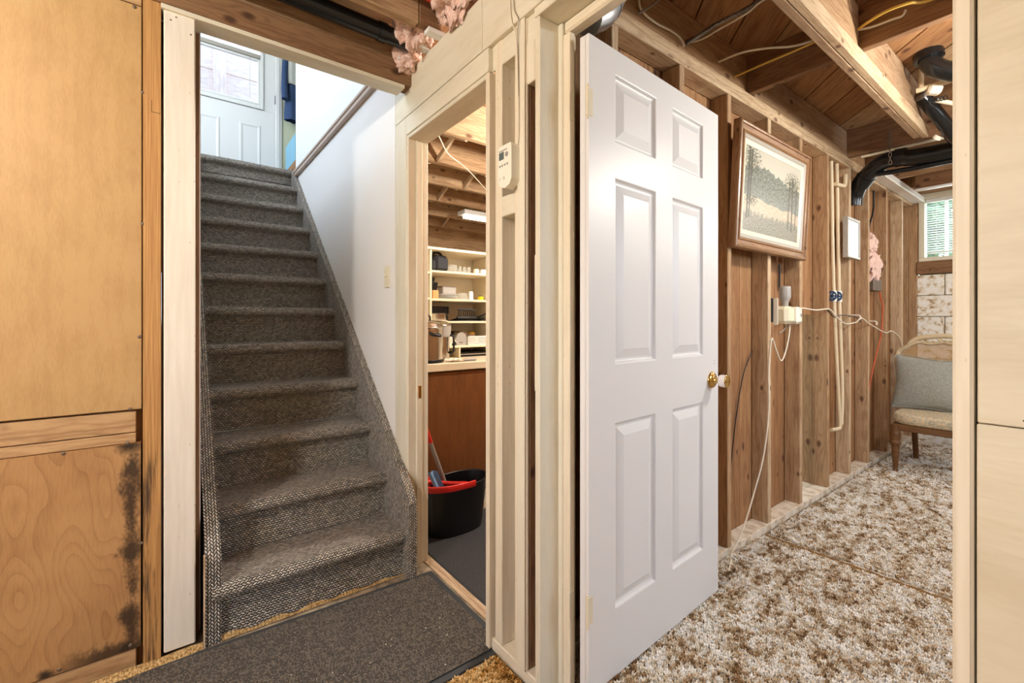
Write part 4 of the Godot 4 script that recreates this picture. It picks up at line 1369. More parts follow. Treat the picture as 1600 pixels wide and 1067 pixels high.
	for i in 25:
		var f2 := i / 24.0
		var line := PackedVector3Array()
		for k in 25:
			var a := TAU * (k % 24) / 24.0
			var wide := lerpf(0.05, 0.15, smoothstep(0.0, 0.25, f2)) + 0.012 * sin(a * 5.0 + f2 * 3.0) * f2
			line.append(Vector3(1.065 + cos(a) * wide * 0.75, lerpf(4.12, 3.66, f2), -5.2 + sin(a) * (0.055 + 0.012 * sin(a * 7.0))))
		rows.append(line)
	var cb := nb()
	cb.surf(rows, true)
	put(cb, "yoke", M.coat_grey, c)
	var low: Array = []
	for i in 13:
		var line := PackedVector3Array()
		for k in 25:
			var a := TAU * (k % 24) / 24.0
			line.append(Vector3(1.06 + cos(a) * (0.095 + 0.008 * sin(a * 5.0 + i * 0.3)), lerpf(3.655, 3.29, i / 12.0), -5.2 + sin(a) * (0.05 + 0.012 * sin(a * 7.0))))
		low.append(line)
	var lb := nb()
	lb.surf(low, true)
	put(lb, "body", M.coat_blue, c)
	var sl := nb()
	sl.tube(smooth([Vector3(1.0, 4.1, -5.19), Vector3(0.965, 3.85, -5.17), Vector3(0.955, 3.62, -5.15), Vector3(0.96, 3.48, -5.14)], 6), 0.026, 10, true, 0.036)
	put(sl, "sleeve", M.coat_blue, c)
	var sl2 := nb()
	sl2.tube(smooth([Vector3(1.16, 4.1, -5.19), Vector3(1.22, 3.85, -5.17), Vector3(1.22, 3.5, -5.15)], 6), 0.05, 10)
	put(sl2, "sleeve", M.coat_blue, c)
	tb("peg", [Vector3(1.08, 4.1, -5.3), Vector3(1.08, 4.12, -5.2), Vector3(1.08, 4.15, -5.18)], 0.01, M.galvanised, c)
	var s := thing("shoe_shelf", Vector3(1.15, 2.5, -4.95), "light blue slatted shoe shelf in the coat nook", "shelf")
	for x in [0.965, 1.35]:
		bx("side", Vector3(x, 2.5, -5.15), Vector3(x + 0.02, 2.98, -4.72), M.shelf_blue, s, 0.003)
	for y in [2.56, 2.74, 2.93]:
		for k in 4:
			bx("slat", Vector3(0.986, y, -5.13 + k * 0.1), Vector3(1.349, y + 0.015, -5.05 + k * 0.1), M.shelf_blue, s, 0.002)
	tbx("front_brace", Vector3(1.165, 2.78, -4.712), Vector3(0.43, 0.02, 0.012), Vector3(0, 0, 0.7), M.shelf_blue, s, 0.002)
	# window frames that only let light in; the hallway one is added for fill
	for q in [["window_3", Vector3(-1.46, 3.2, -4.35), Vector3(-1.42, 4.5, -2.65), "white framed window in the upstairs wall", 2], ["window_4", Vector3(-2.17, 0.95, -0.75), Vector3(-2.13, 1.95, 0.75), "added white window frame around the hallway fill light", 2], ["window_2", Vector3(2.15, 1.45, 2.63), Vector3(3.45, 2.25, 2.67), "white framed high window opposite the bare studs", 0]]:
		var w := thing(q[0], Vector3((q[1].x + q[2].x) * 0.5, q[1].y, (q[1].z + q[2].z) * 0.5), q[3], "window", "", "structure")
		var ax: int = q[4]
		for e in 2:
			var a: Vector3 = q[1]
			var b: Vector3 = q[2]
			if e == 0: b[ax] = a[ax] + 0.05
			else: a[ax] = b[ax] - 0.05
			bx("frame", a, b, g, w)
			a = q[1]; b = q[2]
			a[ax] += 0.051; b[ax] -= 0.051
			if e == 0: b.y = a.y + 0.05
			else: a.y = b.y - 0.05
			bx("frame", a, b, g, w)

func bulb_lamp(p: Vector3, label: String, e: float, top: float) -> void:
	var t := thing("bulb_lamp", Vector3(p.x, p.y - 0.06, p.z), label, "lamp")
	lt("holder", Vector3(p.x, p.y, p.z), V2([0.018, 0.04, 0.02, 0.05, 0.045, top - p.y - 0.012, 0.055, top - p.y]), M.white_plastic, t, 16)
	lt("bulb", Vector3(p.x, p.y, p.z), V2([0.0, -0.032, 0.014, -0.029, 0.025, -0.018, 0.03, 0.0, 0.026, 0.016, 0.017, 0.03, 0.014, 0.042]), M.bulb_warm, t, 16)
	omni(t, p, Color(1.0, 0.98, 0.94), e, 0.06)

func build_lamps() -> void:
	bulb_lamp(Vector3(-1.08, 2.2, -0.84), "bare bulb in a white holder under the hallway joists", 2.6, 2.372)
	bulb_lamp(Vector3(2.65, 2.12, 0.05), "bare bulb in a white holder over the shag carpet", 1.6, 2.57)
	bulb_lamp(Vector3(4.5, 2.12, 0.45), "bare bulb in a white holder near the cane chair", 1.1, 2.57)
	bulb_lamp(Vector3(2.1, 2.15, -1.82), "bare bulb in a white holder over the utility room counter", 2.8, 2.57)
	var s := thing("shop_light", Vector3(3.0, 2.24, -4.05), "white strip light fixed under the utility room joists", "strip light")
	bx("tray", Vector3(2.42, 2.285, -4.12), Vector3(3.64, 2.328, -3.97), M.white_gloss, s, 0.004)
	tb("tube", [Vector3(2.45, 2.262, -4.045), Vector3(3.61, 2.262, -4.045)], 0.016, M.tube_white, s, 0, 10)
	var l := AreaLight3D.new()
	l.name = "light"
	l.area_size = Vector2(1.16, 0.05)
	l.light_color = Color(1.0, 0.98, 0.94)
	l.light_energy = 2.5
	l.area_range = 30.0
	l.shadow_enabled = true
	s.add_child(l)
	l.position = Vector3(3.03, 2.24, -4.045) - s.position
	l.rotation.x = -PI / 2

func build_rear_wall_things() -> void:
	# large picture, leaning out a little at its top
	var p := thing("landscape_painting", Vector3.ZERO, "large landscape painting in a wide brown wooden frame on the studs", "painting")
	var W := 0.435
	var H := 0.31
	var ax := [Vector3(0, H, 0), Vector3.RIGHT, Vector3.UP, Vector3.BACK, W, H]
	var fr := nb()
	frame_ring(fr, ax, V2([0.0, -0.038, 0.0, -0.006, 0.004, 0.0, 0.012, 0.003, 0.018, 0.001, 0.02, -0.006, 0.040, -0.010, 0.044, -0.004, 0.052, -0.003, 0.056, -0.009]))
	put(fr, "frame", M.frame_wood, p)
	var f2 := nb()
	frame_ring(f2, ax, V2([0.056, -0.009, 0.060, -0.012, 0.070, -0.012, 0.075, -0.016]))
	put(f2, "frame_band", M.frame_silver, p)
	var f3 := nb()
	frame_ring(f3, ax, V2([0.075, -0.016, 0.08, -0.016, 0.098, -0.019, 0.1, -0.022]))
	put(f3, "liner", M.frame_light, p)
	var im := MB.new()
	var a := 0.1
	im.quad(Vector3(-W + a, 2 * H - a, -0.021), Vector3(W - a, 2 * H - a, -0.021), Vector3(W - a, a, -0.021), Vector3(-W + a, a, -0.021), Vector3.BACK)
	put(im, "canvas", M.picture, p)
	bx("back_board", Vector3(-W + 0.005, 0.005, -0.038), Vector3(W - 0.005, 2 * H - 0.005, -0.034), M.box_brown, p, 0.0)
	p.position = Vector3(2.625, 1.535, -1.078)
	p.rotation.x = 0.05
	# small framed print
	var q := thing("small_print", Vector3(3.965, 1.63, -1.1), "small pale print in a narrow silver frame on the studs", "picture")
	var ax2 := [Vector3(3.965, 1.773, -1.088), Vector3.RIGHT, Vector3.UP, Vector3.BACK, 0.135, 0.145]
	var g1 := nb()
	frame_ring(g1, ax2, V2([0.0, -0.03, 0.0, 0.0, 0.003, 0.002, 0.016, 0.0, 0.02, -0.004]))
	put(g1, "frame", M.frame_silver, q)
	bx("print", Vector3(3.849, 1.646, -1.097), Vector3(4.081, 1.90, -1.093), M.plate_white, q, 0.0)
	bx("backing", Vector3(3.832, 1.63, -1.116), Vector3(4.098, 1.916, -1.098), M.cream, q, 0.001)
	# mirror sheet standing in a stud bay
	var mi := thing("mirror", Vector3(3.33, 0.045, -1.2), "narrow mirror standing on the bottom plate between two studs", "mirror")
	bx("glass", Vector3(3.122, 0.047, -1.208), Vector3(3.533, 1.215, -1.203), M.mirror, mi, 0.001)
	bx("clip", Vector3(3.30, 1.20, -1.2025), Vector3(3.335, 1.222, -1.198), M.galvanised, mi, 0.001)
	# water pipes
	var w1 := thing("water_pipe", Vector3(3.8, 0.38, -1.15), "cream water pipe with blue valve wheel that bends at its foot", "pipe")
	tb("pipe", [Vector3(3.72, 2.30, -1.155), Vector3(3.77, 1.35, -1.155), Vector3(3.865, 0.5, -1.15), Vector3(3.875, 0.415, -1.15), Vector3(3.855, 0.395, -1.15), Vector3(3.72, 0.402, -1.155)], 0.0125, M.beige_pipe, w1, 8, 10)
	var w2 := thing("water_pipe", Vector3(3.88, 0.5, -1.15), "cream water pipe with blue valve wheel and a short tee at its top", "pipe")
	tb("pipe", [Vector3(3.812, 2.30, -1.15), Vector3(3.862, 1.35, -1.15), Vector3(3.915, 0.72, -1.148), Vector3(3.895, 0.45, -1.145), Vector3(3.885, 0.43, -1.145)], 0.0125, M.beige_pipe, w2, 8, 10)
	tb("tee", [Vector3(3.74, 2.14, -1.135), Vector3(3.87, 2.15, -1.13), Vector3(3.915, 2.17, -1.13), Vector3(3.925, 2.24, -1.13)], 0.014, M.beige_pipe, w2, 5, 10)
	for e in [[w1, Vector3(3.77, 1.35, -1.155)], [w2, Vector3(3.862, 1.35, -1.15)]]:
		var c: Vector3 = e[1]
		lt("valve_body", c + Vector3(0, -0.03, 0), V2([0.014, -0.012, 0.019, -0.008, 0.019, 0.066, 0.014, 0.07]), M.white_plastic, e[0], 12)
		var wh := nb()
		var ring: Array = []
		for k in 17:
			var an := TAU * k / 16.0
			ring.append(c + Vector3(-0.036, sin(an) * 0.03, cos(an) * 0.026))
		wh.tube(ring, 0.006, 6, false)
		for k in 6:
			var an := TAU * k / 6.0
			wh.tube([c + Vector3(-0.036, 0, 0), c + Vector3(-0.036, sin(an) * 0.029, cos(an) * 0.025)], 0.0042, 5)
		wh.tube([c, c + Vector3(-0.042, 0, 0)], 0.007, 8)
		put(wh, "valve_wheel", M.wheel_blue, e[0])
	# plug-in adaptor with a night light
	var o := thing("wall_adaptor", Vector3(2.78, 1.15, -1.08), "ivory plug-in adaptor with a clear night light on the stud", "adaptor")
	bx("outlet_box", Vector3(2.684, 1.165, -1.17), Vector3(2.70, 1.30, -1.116), M.dark_metal, o, 0.002)
	bx("cover_plate", Vector3(2.700, 1.150, -1.118), Vector3(2.706, 1.30, -1.092), M.white_plastic, o, 0.002)
	tbx("body", Vector3(2.765, 1.205, -1.09), Vector3(0.11, 0.10, 0.085), Vector3.ZERO, M.ivory_plastic, o, 0.018)
	tbx("face", Vector3(2.842, 1.203, -1.075), Vector3(0.075, 0.098, 0.088), Vector3(0, 0.12, 0), M.white_plastic, o, 0.014)
	bx("button", Vector3(2.84, 1.195, -1.030), Vector3(2.86, 1.215, -1.028), M.grey_plastic, o, 0.001)
	lt("night_light", Vector3(2.775, 1.25, -1.085), V2([0.016, 0.0, 0.018, 0.03, 0.026, 0.045, 0.03, 0.06, 0.03, 0.105, 0.027, 0.118, 0.0, 0.12]), M.grey_paint, o, 14)
	# cords
	one(cord([Vector3(2.83, 1.15, -1.08), Vector3(2.79, 1.09, -1.07), Vector3(2.73, 1.0, -1.065), Vector3(2.66, 0.955, -1.06), Vector3(2.60, 1.02, -1.062), Vector3(2.545, 1.075, -1.06), Vector3(2.509, 0.907, -1.06), Vector3(2.487, 0.708, -1.05), Vector3(2.428, 0.484, -1.05), Vector3(2.344, 0.305, -1.06), Vector3(2.224, 0.15, -1.06), Vector3(2.15, 0.06, -1.075), Vector3(2.13, 0.022, -1.07), Vector3(2.05, 0.02, -1.04)], 0.004), "power_cord", M.cable_white, "long white cord trailing from the ivory adaptor to the carpet", "cord")
	one(cord([Vector3(2.835, 1.15, -1.09), Vector3(2.78, 1.115, -1.1), Vector3(2.70, 1.105, -1.085), Vector3(2.66, 1.10, -1.07)], 0.0035), "power_cord", M.cable_grey, "short grey cord with a black plug below the ivory adaptor", "cord")
	one(cord([Vector3(2.88, 1.215, -1.09), Vector3(2.965, 1.227, -1.105), Vector3(3.078, 1.250, -1.108), Vector3(3.292, 1.242, -1.105), Vector3(3.527, 1.252, -1.108), Vector3(3.635, 1.210, -1.105), Vector3(3.774, 1.165, -1.105), Vector3(3.893, 1.152, -1.105), Vector3(4.075, 1.165, -1.105), Vector3(4.193, 1.194, -1.105), Vector3(4.381, 1.155, -1.108), Vector3(4.581, 1.113, -1.105), Vector3(4.851, 1.072, -1.108), Vector3(4.986, 1.085, -1.1), Vector3(5.147, 1.027, -1.08), Vector3(5.2, 0.95, -1.07)], 0.0045), "wall_cable", M.cable_white, "white cable strung across the bare studs above the mirror", "cable")
	one(cord([Vector3(3.53, 1.245, -1.112), Vector3(3.66, 1.20, -1.12), Vector3(3.80, 1.215, -1.125), Vector3(3.98, 1.21, -1.115), Vector3(4.10, 1.20, -1.112), Vector3(4.2, 1.165, -1.11)], 0.0035), "wall_cable", M.black_plastic, "thin black cable looped over the water pipes", "cable")
	for z in [[4.19, 1.205], [4.60, 1.16]]:
		one(cord([Vector3(z[0], z[1] - 0.02, -1.11), Vector3(z[0], z[1] + 0.01, -1.12), Vector3(z[0] - 0.005, z[1] + 0.012, -1.2)], 0.005), "cable_clip", M.white_plastic, "white clip holding the strung cable to the planks", "clip", "clips on the strung cable")
	one(cord([Vector3(2.62, 1.0, -1.195), Vector3(2.52, 0.86, -1.2), Vector3(2.42, 0.55, -1.2), Vector3(2.36, 0.2, -1.2)], 0.003), "bell_wire", M.black_plastic, "thin dark wire against the planks beside the long cord", "wire")
	tb("hook_rod", [Vector3(2.99, 1.52, -1.2), Vector3(2.99, 1.36, -1.2)], 0.006, M.black_plastic)
	tag(get_child(get_child_count() - 1), "short black wire behind the painting's lower edge", "wire")
	# metal box with pink wool above and a red wire below
	var eb := thing("electrical_box", Vector3(4.76, 1.42, -1.17), "rusty steel electrical box with a red wire below pink wool", "electrical box")
	bx("box", Vector3(4.60, 1.425, -1.205), Vector3(4.83, 1.515, -1.13), M.rust_metal, eb, 0.003)
	tb("red_wire", [Vector3(4.798, 1.426, -1.14), Vector3(4.84, 1.36, -1.14), Vector3(4.872, 1.29, -1.135), Vector3(4.853, 1.07, -1.14), Vector3(4.726, 0.858, -1.15), Vector3(4.621, 0.652, -1.16), Vector3(4.587, 0.445, -1.17)], 0.0055, M.cable_red, eb)
	tb("black_wire", [Vector3(4.80, 2.29, -1.18), Vector3(4.79, 2.12, -1.18), Vector3(4.66, 1.95, -1.175), Vector3(4.64, 1.75, -1.17), Vector3(4.70, 1.52, -1.17)], 0.007, M.black_plastic, eb)
	wool("insulation_wool", Vector3(4.69, 1.63, -1.165), Vector3(0.15, 0.13, 0.05), 33, "pink insulation wool bulging above the rusty electrical box")
	wool("insulation_wool", Vector3(4.62, 1.82, -1.165), Vector3(0.11, 0.08, 0.045), 39, "small tuft of pale insulation wool beside the black wire")

func cord(pts: Array, r: float) -> MB:
	var mb := nb()
	mb.tube(smooth(pts, 6), r, 7)
	return mb

# a lumpy piece of fibre wool
func wool(called: String, c: Vector3, s: Vector3, sd: int, label: String) -> void:
	var n1 := noise(sd, 1.0, 3)
	var mb := nb()
	var rows: Array = []
	for i in 25:
		var th := PI * i / 24.0
		var line := PackedVector3Array()
		for k in 37:
			var ph := TAU * (k % 36) / 36.0
			var d := Vector3(sin(th) * cos(ph), cos(th), sin(th) * sin(ph))
			var r := 1.0 + n1.get_noise_3d(d.x * 1.6, d.y * 1.6, d.z * 1.6) * 0.55 + n1.get_noise_3d(d.x * 6.0, d.y * 6.0, d.z * 6.0) * 0.22
			line.append(c + d * s * r)
		rows.append(line)
	mb.surf(rows, true, 1.0, 1.0)
	# loose fibres
	for k in 60:
		var d := Vector3(rng.randfn(), rng.randfn(), rng.randfn()).normalized()
		var a := c + d * s * 0.95
		mb.tube([a, a + d * s * rng.randf_range(0.1, 0.3) + Vector3(rng.randfn(), rng.randfn(), rng.randfn()) * 0.008], 0.0009, 3, false)
	one(mb, called, M.insulation, label, "insulation")

func build_ceiling_things() -> void:
	var bp := thing("drain_pipe", Vector3(-0.5, 2.29, -1.845), "glossy black drain pipe under the planks in front of the stair header", "pipe")
	var pm := nb()
	pm.tube([Vector3(-2.05, 2.415, -1.85), Vector3(0.84, 2.395, -1.85)], 0.036, 18)
	put(pm, "pipe", M.black_pipe, bp)
	var cp := nb()
	cp.tube([Vector3(0.70, 2.396, -1.85), Vector3(0.735, 2.3958, -1.85)], 0.040, 18)
	put(cp, "coupling", M.black_pipe, bp)
	var rp := thing("red_pipe", Vector3(0.2, 2.45, -1.55), "red painted pipe between the hallway joists", "pipe")
	tb("pipe", [Vector3(-2.0, 2.45, -1.60), Vector3(0.90, 2.45, -1.60)], 0.022, M.red_pipe, rp, 0, 12)
	wool("insulation_batt", Vector3(0.84, 2.45, -1.79), Vector3(0.085, 0.10, 0.085), 41, "pink insulation batt stuffed above the black drain pipe")
	wool("insulation_batt", Vector3(0.885, 2.47, -1.50), Vector3(0.075, 0.12, 0.15), 43, "pink insulation batt bulging over the cream header board")
	wool("insulation_batt", Vector3(0.86, 2.375, -1.92), Vector3(0.06, 0.06, 0.05), 47, "pink insulation tuft at the end of the stair header")
	wool("insulation_batt", Vector3(0.92, 2.40, -2.20), Vector3(0.03, 0.06, 0.08), 53, "pink insulation showing in the wall corner under the stair header")
	# ends of black drain over the carpeted room
	var d := thing("drain_pipe", Vector3(4.0, 2.1, -0.2), "thick black drain pipe with an elbow hung by a chain near the small window", "pipe")
	var m1 := nb()
	m1.tube(smooth([Vector3(4.0, 2.245, 1.8), Vector3(4.0, 2.27, -0.5), Vector3(4.0, 2.298, -0.84), Vector3(4.02, 2.29, -0.95), Vector3(4.07, 2.24, -1.04), Vector3(4.11, 2.18, -1.10), Vector3(4.13, 2.12, -1.13), Vector3(4.14, 2.05, -1.14)], 6), 0.056, 18)
	put(m1, "pipe", M.black_pipe, d)
	var m2 := nb()
	m2.tube([Vector3(4.0, 2.296, -0.80), Vector3(4.0, 2.299, -0.86)], 0.0615, 18)
	put(m2, "coupling", M.black_pipe, d)
	var m3 := nb()
	m3.tube([Vector3(4.075, 2.235, -1.045), Vector3(4.105, 2.19, -1.09)], 0.0615, 18)
	put(m3, "coupling", M.black_pipe, d)
	var ch := nb()
	for k in 9:
		var c := Vector3(3.925 + 0.002 * k, 2.47 - k * 0.026, -0.877)
		var ring: Array = []
		for j in 9:
			var an := TAU * j / 8.0
			var side := Vector3(0, 0, 1) if k % 2 == 0 else Vector3(1, 0, 0)
			ring.append(c + side * cos(an) * 0.009 + Vector3.UP * sin(an) * 0.016)
		ch.tube(ring, 0.0028, 5, false)
	put(ch, "chain", M.rust_metal, d)
	var tp := thing("conduit", Vector3(4.02, 2.18, -0.2), "thin black conduit slung below the thick drain pipe", "pipe")
	tb("conduit", [Vector3(4.02, 2.215, 1.8), Vector3(4.02, 2.207, -0.5), Vector3(4.02, 2.222, -0.97)], 0.017, M.black_pipe, tp, 4, 10)
	tb("flange", [Vector3(3.985, 2.345, 0.8), Vector3(3.985, 2.36, -1.05)], 0.010, M.white_pipe, tp, 0, 8)
	# black drop with its trap, white valve and supply pipes beyond the beam
	var v := thing("drain_drop", Vector3(3.15, 2.2, -0.5), "black elbow dropping through the planks beyond the doubled beam", "pipe")
	var e1 := nb()
	e1.tube(smooth([Vector3(3.14, 2.575, -0.545), Vector3(3.14, 2.51, -0.535), Vector3(3.16, 2.46, -0.49), Vector3(3.2, 2.42, -0.40), Vector3(3.25, 2.39, -0.28)], 5), 0.045, 16)
	put(e1, "elbow", M.black_pipe, v)
	var e2 := nb()
	e2.tube([Vector3(3.14, 2.57, -0.545), Vector3(3.14, 2.53, -0.54)], 0.062, 16)
	put(e2, "collar", M.black_pipe, v)
	var y := thing("drain_trap", Vector3(3.5, 2.15, -0.55), "blue-black trap pipe under the planks beside the white valve", "pipe")
	var t1 := nb()
	t1.tube(smooth([Vector3(3.45, 2.47, -0.625), Vector3(3.5, 2.40, -0.59), Vector3(3.6, 2.32, -0.55), Vector3(3.72, 2.27, -0.53), Vector3(3.9, 2.26, -0.50)], 5), 0.036, 14)
	put(t1, "pipe", M.black_pipe, y)
	tb("cap", [Vector3(3.44, 2.485, -0.63), Vector3(3.455, 2.465, -0.622)], 0.042, M.rust_metal, y, 0, 12)
	tb("clean_out", [Vector3(3.66, 2.28, -0.585), Vector3(3.665, 2.265, -0.60)], 0.022, M.white_plastic, y, 0, 12)
	var sv := thing("supply_valve", Vector3(3.3, 2.4, -0.5), "white stop valve on a cream supply pipe under the planks", "valve")
	tb("pipe", [Vector3(3.30, 2.45, -0.62), Vector3(3.30, 2.45, -0.50), Vector3(3.30, 2.455, 0.3)], 0.014, M.beige_pipe, sv, 0, 10)
	tb("riser", [Vector3(3.30, 2.56, -0.60), Vector3(3.30, 2.45, -0.60)], 0.012, M.beige_pipe, sv, 0, 10)
	tbx("valve", Vector3(3.30, 2.425, -0.545), Vector3(0.05, 0.05, 0.06), Vector3(0.3, 0.4, 0), M.white_plastic, sv, 0.012)
	tb("pipe", [Vector3(3.42, 2.41, -0.56), Vector3(3.50, 2.36, -0.45), Vector3(3.6, 2.30, -0.3)], 0.012, M.white_pipe, sv, 0, 10)
	var hs := nb()
	for k in 5:
		var c := Vector3(3.36 + 0.016 * k, 2.395 + 0.004 * k, -0.57 + 0.012 * k)
		var ring: Array = []
		for j in 9:
			var an := TAU * j / 8.0
			ring.append(c + Vector3(cos(an) * 0.006, sin(an) * 0.012, cos(an) * 0.008))
		hs.tube(ring, 0.0028, 5, false)
	put(hs, "chain", M.dark_metal, sv)
	# galvanised duct behind the door's top corner
	var du := thing("duct", Vector3(1.3, 2.25, -0.98), "galvanised round duct elbow behind the top corner of the white door", "duct")
	var dm := nb()
	dm.tube(smooth([Vector3(1.27, 2.55, -1.03), Vector3(1.265, 2.45, -1.04), Vector3(1.24, 2.34, -1.05), Vector3(1.19, 2.25, -1.05), Vector3(1.12, 2.20, -1.05)], 4), 0.062, 22)
	put(dm, "elbow", M.galvanised, du)
	for q in [[Vector3(1.265, 2.455, -1.039), Vector3(1.264, 2.448, -1.04)], [Vector3(1.25, 2.37, -1.048), Vector3(1.246, 2.362, -1.048)], [Vector3(1.21, 2.28, -1.05), Vector3(1.205, 2.274, -1.05)]]:
		var rb := nb()
		rb.tube(q, 0.066, 22)
		put(rb, "seam", M.galvanised, du)
	# cables
	var A := [
		[[Vector3(1.49, 2.53, -1.12), Vector3(1.499, 2.460, -1.125), Vector3(1.524, 2.427, -1.128), Vector3(1.619, 2.419, -1.13), Vector3(1.730, 2.427, -1.128), Vector3(1.793, 2.418, -1.125), Vector3(1.808, 2.385, -1.118)], 0.005, "cable_white", "white cable stapled along the rim joist above the door"],
		[[Vector3(1.507, 2.412, -1.13), Vector3(1.549, 2.445, -1.10), Vector3(1.60, 2.50, -1.06), Vector3(1.66, 2.55, -1.02)], 0.005, "cable_grey", "grey cable rising from the rim joist staple to the planks"],
		[[Vector3(1.88, 2.44, -1.14), Vector3(1.921, 2.450, -1.102), Vector3(1.918, 2.450, -1.026), Vector3(1.910, 2.450, -0.897), Vector3(1.884, 2.450, -0.822), Vector3(1.876, 2.450, -0.70)], 0.004, "cable_white", "white cable sagging beside the armoured cable"],
		[[Vector3(2.138, 2.440, -1.135), Vector3(2.153, 2.440, -1.027), Vector3(2.213, 2.440, -0.938), Vector3(2.298, 2.440, -0.848), Vector3(2.36, 2.45, -0.70)], 0.005, "cable_white", "white cable crossing from rim joist to doubled beam"],
		[[Vector3(2.298, 2.420, -1.135), Vector3(2.296, 2.420, -0.973), Vector3(2.299, 2.420, -0.849), Vector3(2.31, 2.43, -0.70)], 0.005, "cable_yellow", "yellow cable crossing from rim joist to doubled beam"],
		[[Vector3(2.40, 2.45, -0.645), Vector3(2.356, 2.450, -0.547), Vector3(2.366, 2.450, -0.468), Vector3(2.414, 2.450, -0.400), Vector3(2.42, 2.45, -0.1)], 0.006, "cable_yellow", "yellow cable along the dark joist beyond the doubled beam"],
		[[Vector3(2.404, 2.450, -0.645), Vector3(2.415, 2.442, -0.60), Vector3(2.42, 2.440, -0.531), Vector3(2.424, 2.44, -0.50), Vector3(2.428, 2.46, -0.49)], 0.005, "cable_white", "short white cable stapled to the dark joist"],
		[[Vector3(1.10, 2.42, -2.36), Vector3(1.302, 2.32, -2.46), Vector3(1.495, 2.300, -2.668), Vector3(1.725, 2.31, -2.841), Vector3(1.946, 2.300, -3.010), Vector3(2.214, 2.300, -3.250)], 0.004, "cable_white", "thin white cable drooping under the utility room joists"]]
	for q in A:
		one(cord(q[0], q[1]), "ceiling_cable", M[q[2]], q[3], "cable")
	var ac := thing("armoured_cable", Vector3(1.9, 2.44, -0.93), "ribbed steel armoured cable slanting up to the planks", "cable")
	var sp: Array = []
	var path := smooth([Vector3(1.86, 2.43, -1.14), Vector3(1.905, 2.462, -1.10), Vector3(1.906, 2.470, -1.019), Vector3(1.912, 2.470, -0.898), Vector3(1.906, 2.470, -0.832), Vector3(1.894, 2.470, -0.70)], 14)
	var am := nb()
	for k in path.size() - 1:
		am.tube([path[k], path[k].lerp(path[k + 1], 0.5)], 0.0105, 8, true)
		am.tube([path[k].lerp(path[k + 1], 0.5), path[k + 1]], 0.0072, 8, false)
	put(am, "sheath", M.galvanised, ac)

